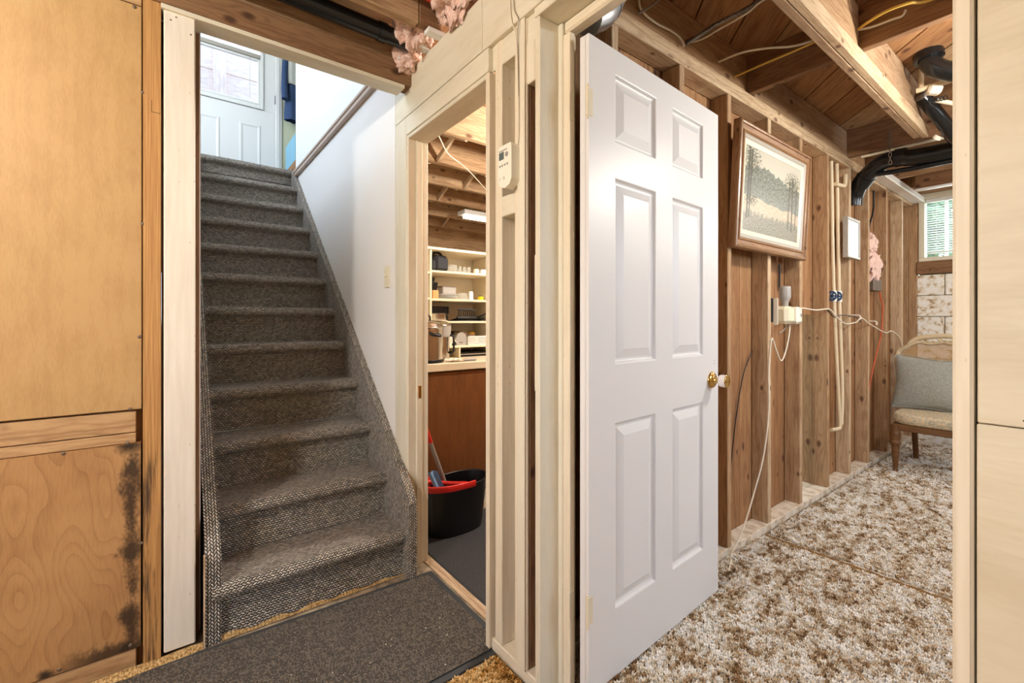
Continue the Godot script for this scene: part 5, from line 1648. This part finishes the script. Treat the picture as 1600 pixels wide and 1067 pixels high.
func build_chair() -> void:
	# faces the doorway; its back is caned
	var c := thing("cane_chair", Vector3(4.72, 0, -0.68), "carved wooden chair with a caned back and worn cushion by the end wall", "chair")
	var z0 := -0.99
	var z1 := -0.40
	var wood: Material = M.chair_wood
	for q in [[4.455, z0 + 0.03], [4.455, z1 - 0.03]]:
		lt("leg", Vector3(q[0], 0, q[1]), V2([0.012, 0.0, 0.018, 0.004, 0.02, 0.02, 0.016, 0.035, 0.013, 0.05, 0.017, 0.06, 0.024, 0.19, 0.026, 0.22, 0.026, 0.22, 0.036, 0.225, 0.036, 0.24, 0.036, 0.24, 0.028, 0.25, 0.028, 0.26, 0.033, 0.27, 0.033, 0.31, 0.033, 0.31, 0.026, 0.32, 0.03, 0.335, 0.03, 0.37]), wood, c, 4 * 4)
	for q in [[4.93, z0 + 0.05], [4.93, z1 - 0.05]]:
		tb("leg", [Vector3(q[0] + 0.07, 0.0, q[1]), Vector3(q[0] + 0.02, 0.2, q[1]), Vector3(q[0], 0.40, q[1])], 0.02, wood, c, 4, 10)
	bx("apron", Vector3(4.43, 0.335, z0 + 0.01), Vector3(4.47, 0.385, z1 - 0.01), wood, c, 0.006, 2)
	for z in [z0 + 0.01, z1 - 0.05]:
		bx("apron", Vector3(4.471, 0.335, z), Vector3(4.95, 0.385, z + 0.035), wood, c, 0.006, 0)
	var rows: Array = []
	for k in 9:
		var f := k / 8.0
		var an := lerpf(-PI / 2, PI / 2, f)
		var line := PackedVector3Array()
		for j in 41:
			var t := TAU * (j % 40) / 40.0
			var e := 0.45
			var cx := signf(cos(t)) * pow(absf(cos(t)), e)
			var cz := signf(sin(t)) * pow(absf(sin(t)), e)
			var gr := 1.0 - (1.0 - cos(an)) * 0.07
			line.append(Vector3(4.69 + cx * 0.275 * gr, 0.424 + sin(an) * 0.038, (z0 + z1) * 0.5 + cz * 0.305 * gr))
		rows.append(line)
	var top := PackedVector3Array()
	var bot := PackedVector3Array()
	for j in 41:
		top.append(Vector3(4.69, 0.470, (z0 + z1) * 0.5))
		bot.append(Vector3(4.69, 0.386, (z0 + z1) * 0.5))
	rows.push_front(bot)
	rows.append(top)
	var sb := nb()
	sb.surf(rows, true)
	put(sb, "seat_cushion", M.seat_cushion, c)
	# back: a shaped frame in a plane leaning away; y is height, z across
	var zc := (z0 + z1) * 0.5 - 0.075
	var out := [[-0.235, 0.40], [-0.262, 0.60], [-0.283, 0.78], [-0.290, 0.885], [-0.272, 0.925], [-0.225, 0.955], [-0.20, 1.0], [-0.15, 1.03], [-0.06, 1.045], [0.0, 1.05]]
	var pts: Array = []
	for p in out:
		pts.append(Vector3(4.93 + (p[1] - 0.4) * 0.11, p[1], zc + p[0]))
	for k in range(out.size() - 2, -1, -1):
		pts.append(Vector3(4.93 + (out[k][1] - 0.4) * 0.11, out[k][1], zc - out[k][0]))
	var fr := nb()
	fr.tube(smooth(pts, 5), 0.02, 10)
	put(fr, "back_frame", M.chair_gilt, c)
	var cv := nb()
	for k in 11:
		var f := (k - 5) / 5.0
		cv.tube([Vector3(4.978, 1.02 - absf(f) * 0.02 + 0.008 * sin(k * 2.0), zc + f * 0.17), Vector3(4.976, 1.008 - absf(f) * 0.02, zc + f * 0.17 + 0.022)], 0.008, 6)
	for s in [-1.0, 1.0]:
		cv.tube(smooth([Vector3(4.985, 1.0, zc), Vector3(4.982, 0.985, zc + s * 0.08), Vector3(4.98, 0.995, zc + s * 0.16), Vector3(4.97, 0.94, zc + s * 0.25)], 5), 0.012, 8)
	put(cv, "crest_carving", M.chair_gilt, c)
	var lr := nb()
	lr.tube([Vector3(4.945, 0.50, zc - 0.25), Vector3(4.945, 0.50, zc + 0.25)], 0.018, 8)
	put(lr, "back_rail", wood, c)
	# cane webbing
	var cw := nb()
	var k := -30
	while k <= 30:
		var z := k * 0.0092
		var ytop := 0.995 - maxf(0.0, absf(z) - 0.15) * 0.75
		cw.box(Vector3(4.9495, 0.51, zc + z - 0.0019), Vector3(4.951, ytop, zc + z + 0.0019), 0.0)
		k += 1
	for j in 52:
		var y := 0.515 + j * 0.0092
		var half := 0.262 if y < 0.90 else lerpf(0.262, 0.15, (y - 0.90) / 0.09)
		cw.box(Vector3(4.951, y - 0.0019, zc - half), Vector3(4.9525, y + 0.0019, zc + half), 0.0)
	# lean the webbing with the frame
	for q in cw.v.size():
		cw.v[q].x += (cw.v[q].y - 0.4) * 0.11 - 0.02
	put(cw, "cane_webbing", M.cane, c)
	# pillow
	var pr: Array = []
	for i in 25:
		var u := i / 24.0 * 2.0 - 1.0
		var line := PackedVector3Array()
		for j in 41:
			var t := TAU * (j % 40) / 40.0
			var cxx := cos(t)
			var s := sin(t)
			var wz := signf(cxx) * pow(absf(cxx), 0.6)
			var fat := pow(maxf(0.0, 1.0 - u * u), 0.55)
			var pinch := 1.0 + 0.06 * absf(u) * u * u * absf(wz)
			line.append(Vector3(signf(s) * pow(absf(s), 0.8) * 0.085 * fat * (1.0 - 0.25 * absf(wz)), u * 0.205 * pinch * (1.0 - 0.10 * (1.0 - absf(wz))) , wz * 0.275 * (0.92 + 0.08 * absf(u))))
		pr.append(line)
	var pb := nb()
	pb.xf = Transform3D(Basis(Vector3.BACK, -0.16) * Basis(Vector3.RIGHT, 0.03), Vector3(4.80, 0.668, -0.77))
	pb.surf(pr, true)
	var pl := thing("pillow", Vector3(4.78, 0.47, -0.77), "grey-blue linen pillow propped on the cane chair", "pillow")
	put(pb, "cover", M.pillow, pl)
	var sm := nb()
	sm.xf = pb.xf
	var loop: Array = []
	for e in [[-1, -1], [0, -1], [1, -1], [1, 0], [1, 1], [0, 1], [-1, 1], [-1, 0], [-1, -1]]:
		loop.append(Vector3(0, e[1] * 0.205 * (1.05 if e[0] != 0 else 0.93), e[0] * 0.275 * (1.0 if e[1] != 0 else 0.93)))
	sm.tube(smooth(loop, 6), 0.004, 6, false)
	put(sm, "piping", M.pillow, pl)

func jar(called: String, p: Vector3, r: float, h: float, m: Material, label: String, cat: String, lid: Material = null, group := "") -> void:
	var t := thing(called, p, label, cat, group)
	lt("body", p, V2([0.0, 0.0, r * 0.9, 0.0, r * 0.9, 0.0, r, 0.005, r, h * 0.75, r * 0.9, h * 0.85, r * 0.86, h * 0.88]), m, t, 16)
	if lid:
		lt("lid", p, V2([r * 0.9, h * 0.86, r * 0.92, h * 0.86, r * 0.92, h * 0.99, r * 0.85, h, 0.0, h]), lid, t, 16)

func build_pantry() -> void:
	# base cabinet and worktop
	var c := thing("base_cabinet", Vector3(1.9, 0, -2.7), "brown wooden base cabinet behind the mop bucket", "cabinet")
	bx("carcase", Vector3(1.06, 0.09, -3.0), Vector3(2.9, 0.868, -2.42), M.cabinet_wood, c, 0.002, 1)
	for k in 3:
		bx("door", Vector3(1.065 + k * 0.61, 0.095, -2.419), Vector3(1.665 + k * 0.61, 0.862, -2.40), M.cabinet_wood, c, 0.003, 1)
	bx("kickboard", Vector3(1.06, 0.0, -3.0), Vector3(2.9, 0.088, -2.405), M.plate_white, c, 0.002)
	var w := thing("worktop", Vector3(1.9, 0.87, -2.7), "cream laminate worktop on the brown cabinet", "worktop")
	bx("top", Vector3(1.05, 0.87, -3.02), Vector3(2.95, 0.918, -2.385), M.counter, w, 0.004, 0)
	# open shelves standing on the worktop
	var s := thing("shelf_unit", Vector3(1.6, 0.918, -2.85), "cream open shelf unit on the worktop filled with kitchenware", "shelves")
	var sp: Material = M.shelf_paint
	bx("back_panel", Vector3(1.16, 0.918, -3.01), Vector3(1.95, 1.66, -3.0), M.shelf_back, s, 0.0)
	bx("upright", Vector3(1.377, 1.12, -2.999), Vector3(1.391, 1.648, -2.70), sp, s, 0.002)
	bx("upright", Vector3(1.16, 0.918, -2.999), Vector3(1.175, 1.648, -2.70), sp, s, 0.002)
	bx("upright", Vector3(1.90, 0.918, -2.999), Vector3(1.915, 1.648, -2.70), sp, s, 0.002)
	bx("upright", Vector3(1.60, 0.918, -2.999), Vector3(1.612, 0.985, -2.70), sp, s, 0.002)
	bx("shelf_top", Vector3(1.15, 1.649, -3.0), Vector3(1.93, 1.667, -2.695), sp, s, 0.002)
	for y in [1.498, 1.309, 1.158, 0.987]:
		bx("shelf", Vector3(1.392 if y > 1.0 else 1.176, y, -2.999), Vector3(1.899, y + 0.014, -2.70), sp, s, 0.002)
	for y in [1.487, 1.314]:
		bx("shelf", Vector3(1.176, y, -2.999), Vector3(1.376, y + 0.014, -2.70), sp, s, 0.002)
	# top shelf
	var b := thing("camera_bag", Vector3(1.475, 1.512, -2.8), "black padded bag with a carrying loop on the shelves", "bag")
	tbx("body", Vector3(1.485, 1.568, -2.80), Vector3(0.125, 0.112, 0.12), Vector3(0, 0.2, 0), M.bag, b, 0.022)
	tbx("pocket", Vector3(1.42, 1.553, -2.79), Vector3(0.05, 0.08, 0.10), Vector3(0, 0.2, 0), M.bag, b, 0.015)
	tb("loop_handle", [Vector3(1.44, 1.61, -2.78), Vector3(1.45, 1.642, -2.78), Vector3(1.49, 1.642, -2.785), Vector3(1.52, 1.615, -2.79)], 0.008, M.black_plastic, b)
	jar("glass_bowl", Vector3(1.595, 1.512, -2.80), 0.042, 0.065, M.jar_glass, "round glass bowl beside the black bag", "bowl")
	for k in 3:
		jar("glass_jar", Vector3(1.655 + k * 0.038, 1.512, -2.79), 0.017, 0.05, M.jar_glass, "small glass jar in a row on the highest shelf", "jar", M.frame_silver, "row of small glass jars")
	jar("tin_cup", Vector3(1.79, 1.512, -2.78), 0.022, 0.045, M.cloth, "cream cup near the end of the highest shelf", "cup")
	bx("white_tub", Vector3(1.825, 1.512, -2.82), Vector3(1.885, 1.552, -2.76), M.plate_white, self, 0.006)
	tag(get_child(get_child_count() - 1), "white square tub at the end of the highest shelf", "tub")
	# second shelf
	var kb := thing("knife_block", Vector3(1.415, 1.323, -2.78), "wooden block holding knives with black handles", "knife block")
	tbx("block", Vector3(1.428, 1.352, -2.75), Vector3(0.046, 0.056, 0.07), Vector3(0.0, 0, 0), M.knife_wood, kb, 0.004)
	for k in 5:
		tbx("handle", Vector3(1.414 + 0.0125 * (k % 3), 1.40 + 0.035 * float(k >= 3), -2.735 - 0.02 * float(k >= 3)), Vector3(0.014, 0.07, 0.018), Vector3(0.15, 0, -0.12), M.black_plastic, kb, 0.004)
	for k in 3:
		lt("white_plate", Vector3(1.555, 1.323 + k * 0.013, -2.83), V2([0.0, 0.004, 0.06, 0.004, 0.10, 0.011, 0.102, 0.009, 0.062, 0.0, 0.0, 0.0]), M.plate_white, self, 24)
		tag(get_child(get_child_count() - 1), "white plate in the stack beside the knife block", "plate", "stack of white plates")
	var lb := thing("loaf_tin", Vector3(1.56, 1.362, -2.83), "grey loaf tin on the stacked white plates", "tin")
	tbx("tin", Vector3(1.575, 1.388, -2.83), Vector3(0.12, 0.05, 0.07), Vector3(0, 0.15, 0), M.grey_paint, lb, 0.005)
	tbx("lid", Vector3(1.575, 1.415, -2.83), Vector3(0.126, 0.006, 0.075), Vector3(0, 0.15, 0), M.steel, lb, 0.002)
	bx("brown_box", Vector3(1.445, 1.323, -2.96), Vector3(1.50, 1.41, -2.90), M.box_brown, self, 0.002)
	tag(get_child(get_child_count() - 1), "brown cardboard box behind the knife block", "box")
	jar("glass_pitcher", Vector3(1.70, 1.323, -2.82), 0.036, 0.06, M.jar_glass, "clear glass pitcher beside the stacked plates", "pitcher")
	jar("white_jug", Vector3(1.775, 1.323, -2.83), 0.02, 0.075, M.plate_white, "small white jug on the second shelf", "jug")
	jar("yellow_tub", Vector3(1.83, 1.323, -2.78), 0.022, 0.035, M.yellow_cap, "yellow tub at the end of the second shelf", "tub", M.black_plastic)
	# third shelf
	lt("steel_pan", Vector3(1.50, 1.172, -2.84), V2([0.0, 0.0, 0.075, 0.0, 0.08, 0.006, 0.08, 0.05, 0.085, 0.053, 0.078, 0.05, 0.076, 0.008, 0.0, 0.006]), M.steel, self, 24)
	tag(get_child(get_child_count() - 1), "low steel pan under a black cake tin", "pan")
	lt("cake_tin", Vector3(1.50, 1.226, -2.84), V2([0.0, 0.0, 0.082, 0.0, 0.086, 0.004, 0.086, 0.045, 0.089, 0.047, 0.083, 0.045, 0.08, 0.006, 0.0, 0.005]), M.dark_metal, self, 24)
	tag(get_child(get_child_count() - 1), "black round cake tin on the low steel pan", "tin")
	var gr := thing("grill_rack", Vector3(1.70, 1.172, -2.80), "black wire grill rack with bars on the third shelf", "rack")
	for k in 9:
		tb("bar", [Vector3(1.62 + k * 0.018, 1.176, -2.86), Vector3(1.62 + k * 0.018, 1.20, -2.75), Vector3(1.62 + k * 0.018, 1.25, -2.74)], 0.003, M.black_plastic, gr, 3, 5)
	tb("rim", [Vector3(1.615, 1.252, -2.74), Vector3(1.77, 1.252, -2.74)], 0.006, M.black_plastic, gr, 0, 6)
	tb("rim", [Vector3(1.615, 1.195, -2.75), Vector3(1.77, 1.195, -2.75)], 0.012, M.black_plastic, gr, 0, 6)
	bx("tray", Vector3(1.61, 1.172, -2.9), Vector3(1.775, 1.178, -2.74), M.black_plastic, gr, 0.002)
	var fp := thing("frying_pan", Vector3(1.84, 1.172, -2.82), "black frying pan with its handle pointing up", "pan")
	lt("pan", Vector3(1.835, 1.172, -2.84), V2([0.0, 0.0, 0.05, 0.0, 0.06, 0.025, 0.058, 0.024, 0.048, 0.004, 0.0, 0.003]), M.dark_metal, fp, 20)
	tb("handle", [Vector3(1.80, 1.195, -2.80), Vector3(1.83, 1.215, -2.74), Vector3(1.87, 1.24, -2.72)], 0.007, M.black_plastic, fp, 4, 8)
	# fourth shelf
	lt("pan_lid", Vector3(1.565, 1.085, -2.86), V2([0.075, 0.0, 0.07, 0.008, 0.03, 0.02, 0.012, 0.022, 0.012, 0.034, 0.0, 0.036]), M.dark_metal, self, 20)
	tag(get_child(get_child_count() - 1), "dark pan lid lying above the draped cloth", "lid")
	var tw: Array = []
	for i in 10:
		var f := i / 9.0
		var line := PackedVector3Array()
		for k in 9:
			var g := k / 8.0
			line.append(Vector3(1.525 + g * 0.085, 1.08 - pow(f, 2.0) * 0.07 - 0.02 * sin(g * 7.0) * f, -2.86 + f * 0.13 + 0.008 * sin(g * 9.0)))
		tw.append(line)
	var tm := nb()
	tm.surf(tw)
	one(tm, "tea_towel", M.cloth, "cream tea towel draped over the fourth shelf's tins", "towel")
	bx("dark_tin", Vector3(1.525, 1.001, -2.95), Vector3(1.61, 1.075, -2.80), M.rust_metal, self, 0.004)
	tag(get_child(get_child_count() - 1), "dark square tin under the tea towel", "tin")
	var gt := thing("toaster", Vector3(1.66, 1.001, -2.82), "grey arched toaster beside the tea towel", "toaster")
	var arch := PackedVector2Array()
	for k in 13:
		var an := PI * k / 12.0
		arch.append(Vector2(1.655 + cos(an) * 0.042, 1.045 + sin(an) * 0.048))
	arch.append(Vector2(1.613, 1.001))
	arch.append(Vector2(1.697, 1.001))
	var gm := nb()
	gm.prism(arch, 2, -2.93, -2.76)
	put(gm, "shell", M.grey_paint, gt)
	bx("badge", Vector3(1.64, 1.018, -2.7595), Vector3(1.665, 1.021, -2.7585), M.steel, gt, 0.0)
	bx("lid_bar", Vector3(1.645, 1.09, -2.93), Vector3(1.69, 1.098, -2.76), M.rust_metal, gt, 0.002)
	for k in 3:
		jar("spice_bottle", Vector3(1.745 + k * 0.034, 1.005, -2.86 + 0.02 * (k % 2)), 0.018, 0.085, M.label_print, "spice bottle with a broad cap in the white basket", "bottle", [M.label_print, M.yellow_cap, M.yellow_cap][k], "spice bottles in the white basket")
	var wb := thing("white_basket", Vector3(1.79, 1.001, -2.80), "white perforated plastic basket of spice bottles", "basket")
	for k in 14:
		bx("rib", Vector3(1.706 + k * 0.0135, 1.002, -2.751), Vector3(1.7115 + k * 0.0135, 1.058, -2.747), M.plate_white, wb, 0.0)
	for k in 5:
		bx("rib", Vector3(1.705, 1.002 + k * 0.0125, -2.7468), Vector3(1.889, 1.0075 + k * 0.0125, -2.744), M.plate_white, wb, 0.0)
	bx("liner", Vector3(1.706, 1.002, -2.90), Vector3(1.888, 1.055, -2.897), M.plate_white, wb, 0.0)
	bx("rim", Vector3(1.704, 1.057, -2.752), Vector3(1.89, 1.064, -2.742), M.plate_white, wb, 0.001)
	bx("base", Vector3(1.705, 1.001, -2.90), Vector3(1.889, 1.004, -2.75), M.plate_white, wb, 0.0)
	bx("side", Vector3(1.703, 1.002, -2.90), Vector3(1.706, 1.062, -2.75), M.plate_white, wb, 0.0)
	for k in 3:
		bx("baking_tray", Vector3(1.62, 0.919 + k * 0.012, -2.95), Vector3(1.89, 0.928 + k * 0.012, -2.74), [M.dark_metal, M.grey_paint, M.dark_metal][k], self, 0.002)
		tag(get_child(get_child_count() - 1), ["dark baking tray at the bottom of the shelf unit", "grey baking tray between two dark ones", "dark baking tray on top of the grey tray"][k], "tray")
	# narrow column
	jar("canister", Vector3(1.318, 1.502, -2.78), 0.03, 0.085, M.label_print, "printed canister in the narrow shelf column", "canister", M.plate_white)
	for k in 4:
		jar("drinking_glass", Vector3(1.285 + (k % 2) * 0.045, 1.329, -2.77 - 0.05 * (k / 2)), 0.017, 0.105, M.jar_glass, "tall drinking glass in the narrow shelf column", "glass", null, "drinking glasses in the narrow column")
	# pots on the worktop
	var p := thing("stock_pot", Vector3(1.26, 0.918, -2.53), "large steel stock pot with a black handled lid on the worktop", "pot")
	var pc := Vector3(1.255, 0.918, -2.53)
	lt("body", pc, V2([0.0, 0.0, 0.105, 0.0, 0.105, 0.0, 0.112, 0.006, 0.112, 0.205, 0.112, 0.205, 0.119, 0.21, 0.119, 0.214]), M.steel, p, 32)
	lt("base_ring", pc, V2([0.112, 0.0, 0.118, 0.004, 0.116, 0.018, 0.1125, 0.02]), M.dark_metal, p, 32)
	lt("lid", pc, V2([0.120, 0.214, 0.119, 0.219, 0.11, 0.222, 0.105, 0.235, 0.09, 0.248, 0.05, 0.258, 0.0, 0.26]), M.steel, p, 32)
	tb("lid_handle", [pc + Vector3(-0.03, 0.257, 0.01), pc + Vector3(-0.025, 0.285, 0.01), pc + Vector3(0.025, 0.285, 0.01), pc + Vector3(0.03, 0.257, 0.01)], 0.006, M.black_plastic, p)
	tb("side_handle", [pc + Vector3(-0.02, 0.185, 0.11), pc + Vector3(-0.015, 0.175, 0.145), pc + Vector3(0.03, 0.165, 0.145), pc + Vector3(0.035, 0.175, 0.108)], 0.008, M.black_plastic, p)
	var q := thing("second_pot", Vector3(1.42, 0.918, -2.62), "steel pot with a dark deep lid behind the stock pot", "pot")
	var qc := Vector3(1.40, 0.918, -2.62)
	lt("body", qc, V2([0.0, 0.0, 0.065, 0.0, 0.065, 0.0, 0.07, 0.006, 0.07, 0.15]), M.steel, q, 28)
	lt("upper_pan", qc, V2([0.07, 0.15, 0.074, 0.153, 0.076, 0.158, 0.080, 0.225]), M.grey_paint, q, 28)
	lt("lid", qc, V2([0.083, 0.225, 0.082, 0.232, 0.05, 0.25, 0.0, 0.256]), M.steel, q, 28)
	tb("handle", [qc + Vector3(0.05, 0.16, 0.05), qc + Vector3(0.068, 0.15, 0.07), qc + Vector3(0.068, 0.06, 0.07), qc + Vector3(0.05, 0.05, 0.05)], 0.007, M.black_plastic, q)
	var dish := thing("dish_cloth", Vector3(1.42, 0.918, -2.46), "crumpled cream dish cloth in front of the pots", "cloth")
	var cm := nb()
	var crow: Array = []
	for i in 12:
		var line := PackedVector3Array()
		for k in 12:
			line.append(Vector3(1.37 + i * 0.010, 0.921 + 0.011 * absf(sin(i * 0.9) * cos(k * 0.8)) + 0.006, -2.50 + k * 0.008))
		crow.append(line)
	cm.surf(crow)
	put(cm, "cloth", M.cloth, dish)
	var pk := thing("peeler", Vector3(1.5, 0.918, -2.43), "steel knife with a grey handle lying on the worktop", "knife")
	tb("handle", [Vector3(1.48, 0.927, -2.435), Vector3(1.56, 0.927, -2.425)], 0.008, M.grey_plastic, pk, 0, 8)
	bx("blade", Vector3(1.39, 0.919, -2.445), Vector3(1.48, 0.9205, -2.43), M.steel, pk, 0.0)
	# bucket and mop
	var bk := thing("mop_bucket", Vector3(1.27, 0, -2.2), "black oval mop bucket with a red wringer rim in the utility doorway", "bucket")
	var rows: Array = []
	var prof := [[0.0, 0.009], [0.80, 0.009], [0.84, 0.016], [0.88, 0.06], [0.95, 0.17], [1.0, 0.262], [1.045, 0.268], [1.05, 0.276], [1.02, 0.280], [0.985, 0.274], [0.93, 0.17], [0.84, 0.03], [0.0, 0.02]]
	for e in prof:
		var line := PackedVector3Array()
		for k in 41:
			var t := TAU * (k % 40) / 40.0
			var dz := sin(t)
			var dx := cos(t)
			var sx := signf(dx) * pow(absf(dx), 0.8)
			line.append(Vector3(1.275 + sx * 0.20 * e[0], e[1] + (0.012 * absf(dx) if e[1] > 0.2 else 0.0), -2.205 + dz * 0.115 * e[0]))
		rows.append(line)
	var bm := nb()
	bm.surf(rows, true)
	put(bm, "tub", M.bucket, bk)
	var wr: Array = []
	for e in [[0.98, 0.262], [1.06, 0.264], [1.07, 0.292], [1.0, 0.296], [0.93, 0.290], [0.82, 0.25]]:
		var line := PackedVector3Array()
		for k in 25:
			var t := lerpf(PI * 0.42, PI * 1.35, k / 24.0)
			line.append(Vector3(1.275 + signf(cos(t)) * pow(absf(cos(t)), 0.8) * 0.20 * e[0], e[1], -2.205 + sin(t) * 0.115 * e[0]))
		wr.append(line)
	var wm := nb()
	wm.surf(wr)
	put(wm, "wringer_rim", M.red_plastic, bk)
	var wc := nb()
	wc.tube(smooth([Vector3(1.10, 0.285, -2.27), Vector3(1.18, 0.272, -2.25), Vector3(1.25, 0.262, -2.21), Vector3(1.315, 0.27, -2.13)], 5), 0.013, 8)
	put(wc, "wringer_bar", M.red_plastic, bk)
	var mp := thing("mop", Vector3(1.2, 0.02, -2.21), "mop with grey pole and red sleeve standing in the black bucket", "mop")
	tb("pole", [Vector3(1.262, 0.20, -2.25), Vector3(1.148, 0.505, -2.25)], 0.0115, M.grey_plastic, mp, 0, 10)
	tb("sleeve", [Vector3(1.15, 0.50, -2.25), Vector3(1.105, 0.62, -2.25), Vector3(1.07, 0.72, -2.25)], 0.014, M.red_plastic, mp, 0, 10)
	var mh := nb()
	for k in 26:
		var a := TAU * k / 26.0
		mh.tube(smooth([Vector3(1.25, 0.22, -2.245), Vector3(1.22 + cos(a) * 0.03, 0.15, -2.235 + sin(a) * 0.03), Vector3(1.20 + cos(a) * 0.05, 0.04, -2.225 + sin(a) * 0.045)], 3), 0.007, 5)
	put(mh, "strands", M.mop_blue, mp).set_meta("kind", "stuff")
	var rg := thing("blue_cloth", Vector3(1.13, 0.2, -2.2), "light blue cleaning cloth hung over the bucket rim", "cloth")
	var rr: Array = []
	for i in 10:
		var line := PackedVector3Array()
		for k in 6:
			line.append(Vector3(1.10 + k * 0.011 + 0.004 * i, 0.36 - i * 0.011, -2.19 + 0.012 * sin(k * 1.4) + i * 0.003))
		rr.append(line)
	var rm := nb()
	rm.surf(rr)
	put(rm, "cloth", M.mop_blue, rg)

func build_small_things() -> void:
	# battery keypad on the cream studs
	var t := thing("alarm_keypad", Vector3(0.89, 1.6, -1.2), "cream wall keypad with a small grey display on the cream studs", "keypad")
	var poly := PackedVector2Array()
	for p in [[-1.2180, 1.6315], [-1.2069, 1.6145], [-1.1814, 1.6050], [-1.1559, 1.6145], [-1.1449, 1.6315], [-1.1449, 1.7357], [-1.1500, 1.7470], [-1.2129, 1.7470], [-1.2180, 1.7357]]:
		poly.append(Vector2(p[1], p[0]))
	var b := nb()
	b.prism(poly, 0, 0.872, 0.905)
	put(b, "case", M.white_plastic, t)
	bx("display", Vector3(0.8705, 1.7016, -1.2120), Vector3(0.8722, 1.7262, -1.1857), M.lcd, t, 0.0004)
	bx("logo_plate", Vector3(0.8705, 1.7291, -1.2120), Vector3(0.872, 1.7319, -1.1687), M.grey_plastic, t, 0.0)
	var rb := nb()
	rb.xf = Transform3D(Basis(Vector3.BACK, PI / 2), Vector3(0.872, 1.7139, -1.1704))
	rb.lathe(Vector3.ZERO, V2([0.0, 0.0022, 0.0075, 0.002, 0.0085, 0.0]), 14)
	put(rb, "round_button", M.grey_plastic, t)
	for k in 4:
		var kb := nb()
		kb.xf = Transform3D(Basis(Vector3.BACK, PI / 2), Vector3(0.872, 1.6817, -1.2078 + k * 0.0135))
		kb.lathe(Vector3.ZERO, V2([0.0, 0.002, 0.0038, 0.0016, 0.0045, 0.0]), 10)
		put(kb, "button", M.grey_plastic, t)
	for q in [[-1.2078, 0.3], [-1.1891, 0.0], [-1.1823, -0.3]]:
		tbx("mark", Vector3(0.8716, 1.6391, q[0]), Vector3(0.0008, 0.012, 0.0016), Vector3(q[1], 0, 0), M.grey_plastic, t, 0.0)
	bx("wall_bracket", Vector3(0.9055, 1.6145, -1.2069), Vector3(0.912, 1.7404, -1.1474), M.ivory_plastic, t, 0.001)
	one(cord([Vector3(0.896, 2.36, -1.19), Vector3(0.896, 2.233, -1.185), Vector3(0.896, 2.166, -1.178), Vector3(0.898, 2.090, -1.154), Vector3(0.899, 1.962, -1.147), Vector3(0.899, 1.795, -1.144), Vector3(0.90, 1.74, -1.150)], 0.0018), "keypad_wire", M.cable_white, "thin cream wire running down to the wall keypad", "wire")
	one(cord([Vector3(0.896, 2.36, -1.166), Vector3(0.896, 2.221, -1.164), Vector3(0.896, 2.18, -1.158), Vector3(0.897, 2.144, -1.140), Vector3(0.899, 2.097, -1.147), Vector3(0.9, 1.9, -1.1445)], 0.0014), "keypad_wire", M.cable_grey, "thin grey wire twisted beside the cream keypad wire", "wire")
	# toggle switch by the stairs
	var s := thing("light_switch", Vector3(0.895, 1.335, -2.24), "ivory toggle switch plate on the white stair wall", "switch")
	bx("plate", Vector3(0.893, 1.345, -2.272), Vector3(0.9, 1.455, -2.205), M.ivory_plastic, s, 0.002)
	tbx("toggle", Vector3(0.888, 1.405, -2.238), Vector3(0.014, 0.01, 0.009), Vector3(0, 0, 0.4), M.ivory_plastic, s, 0.002)
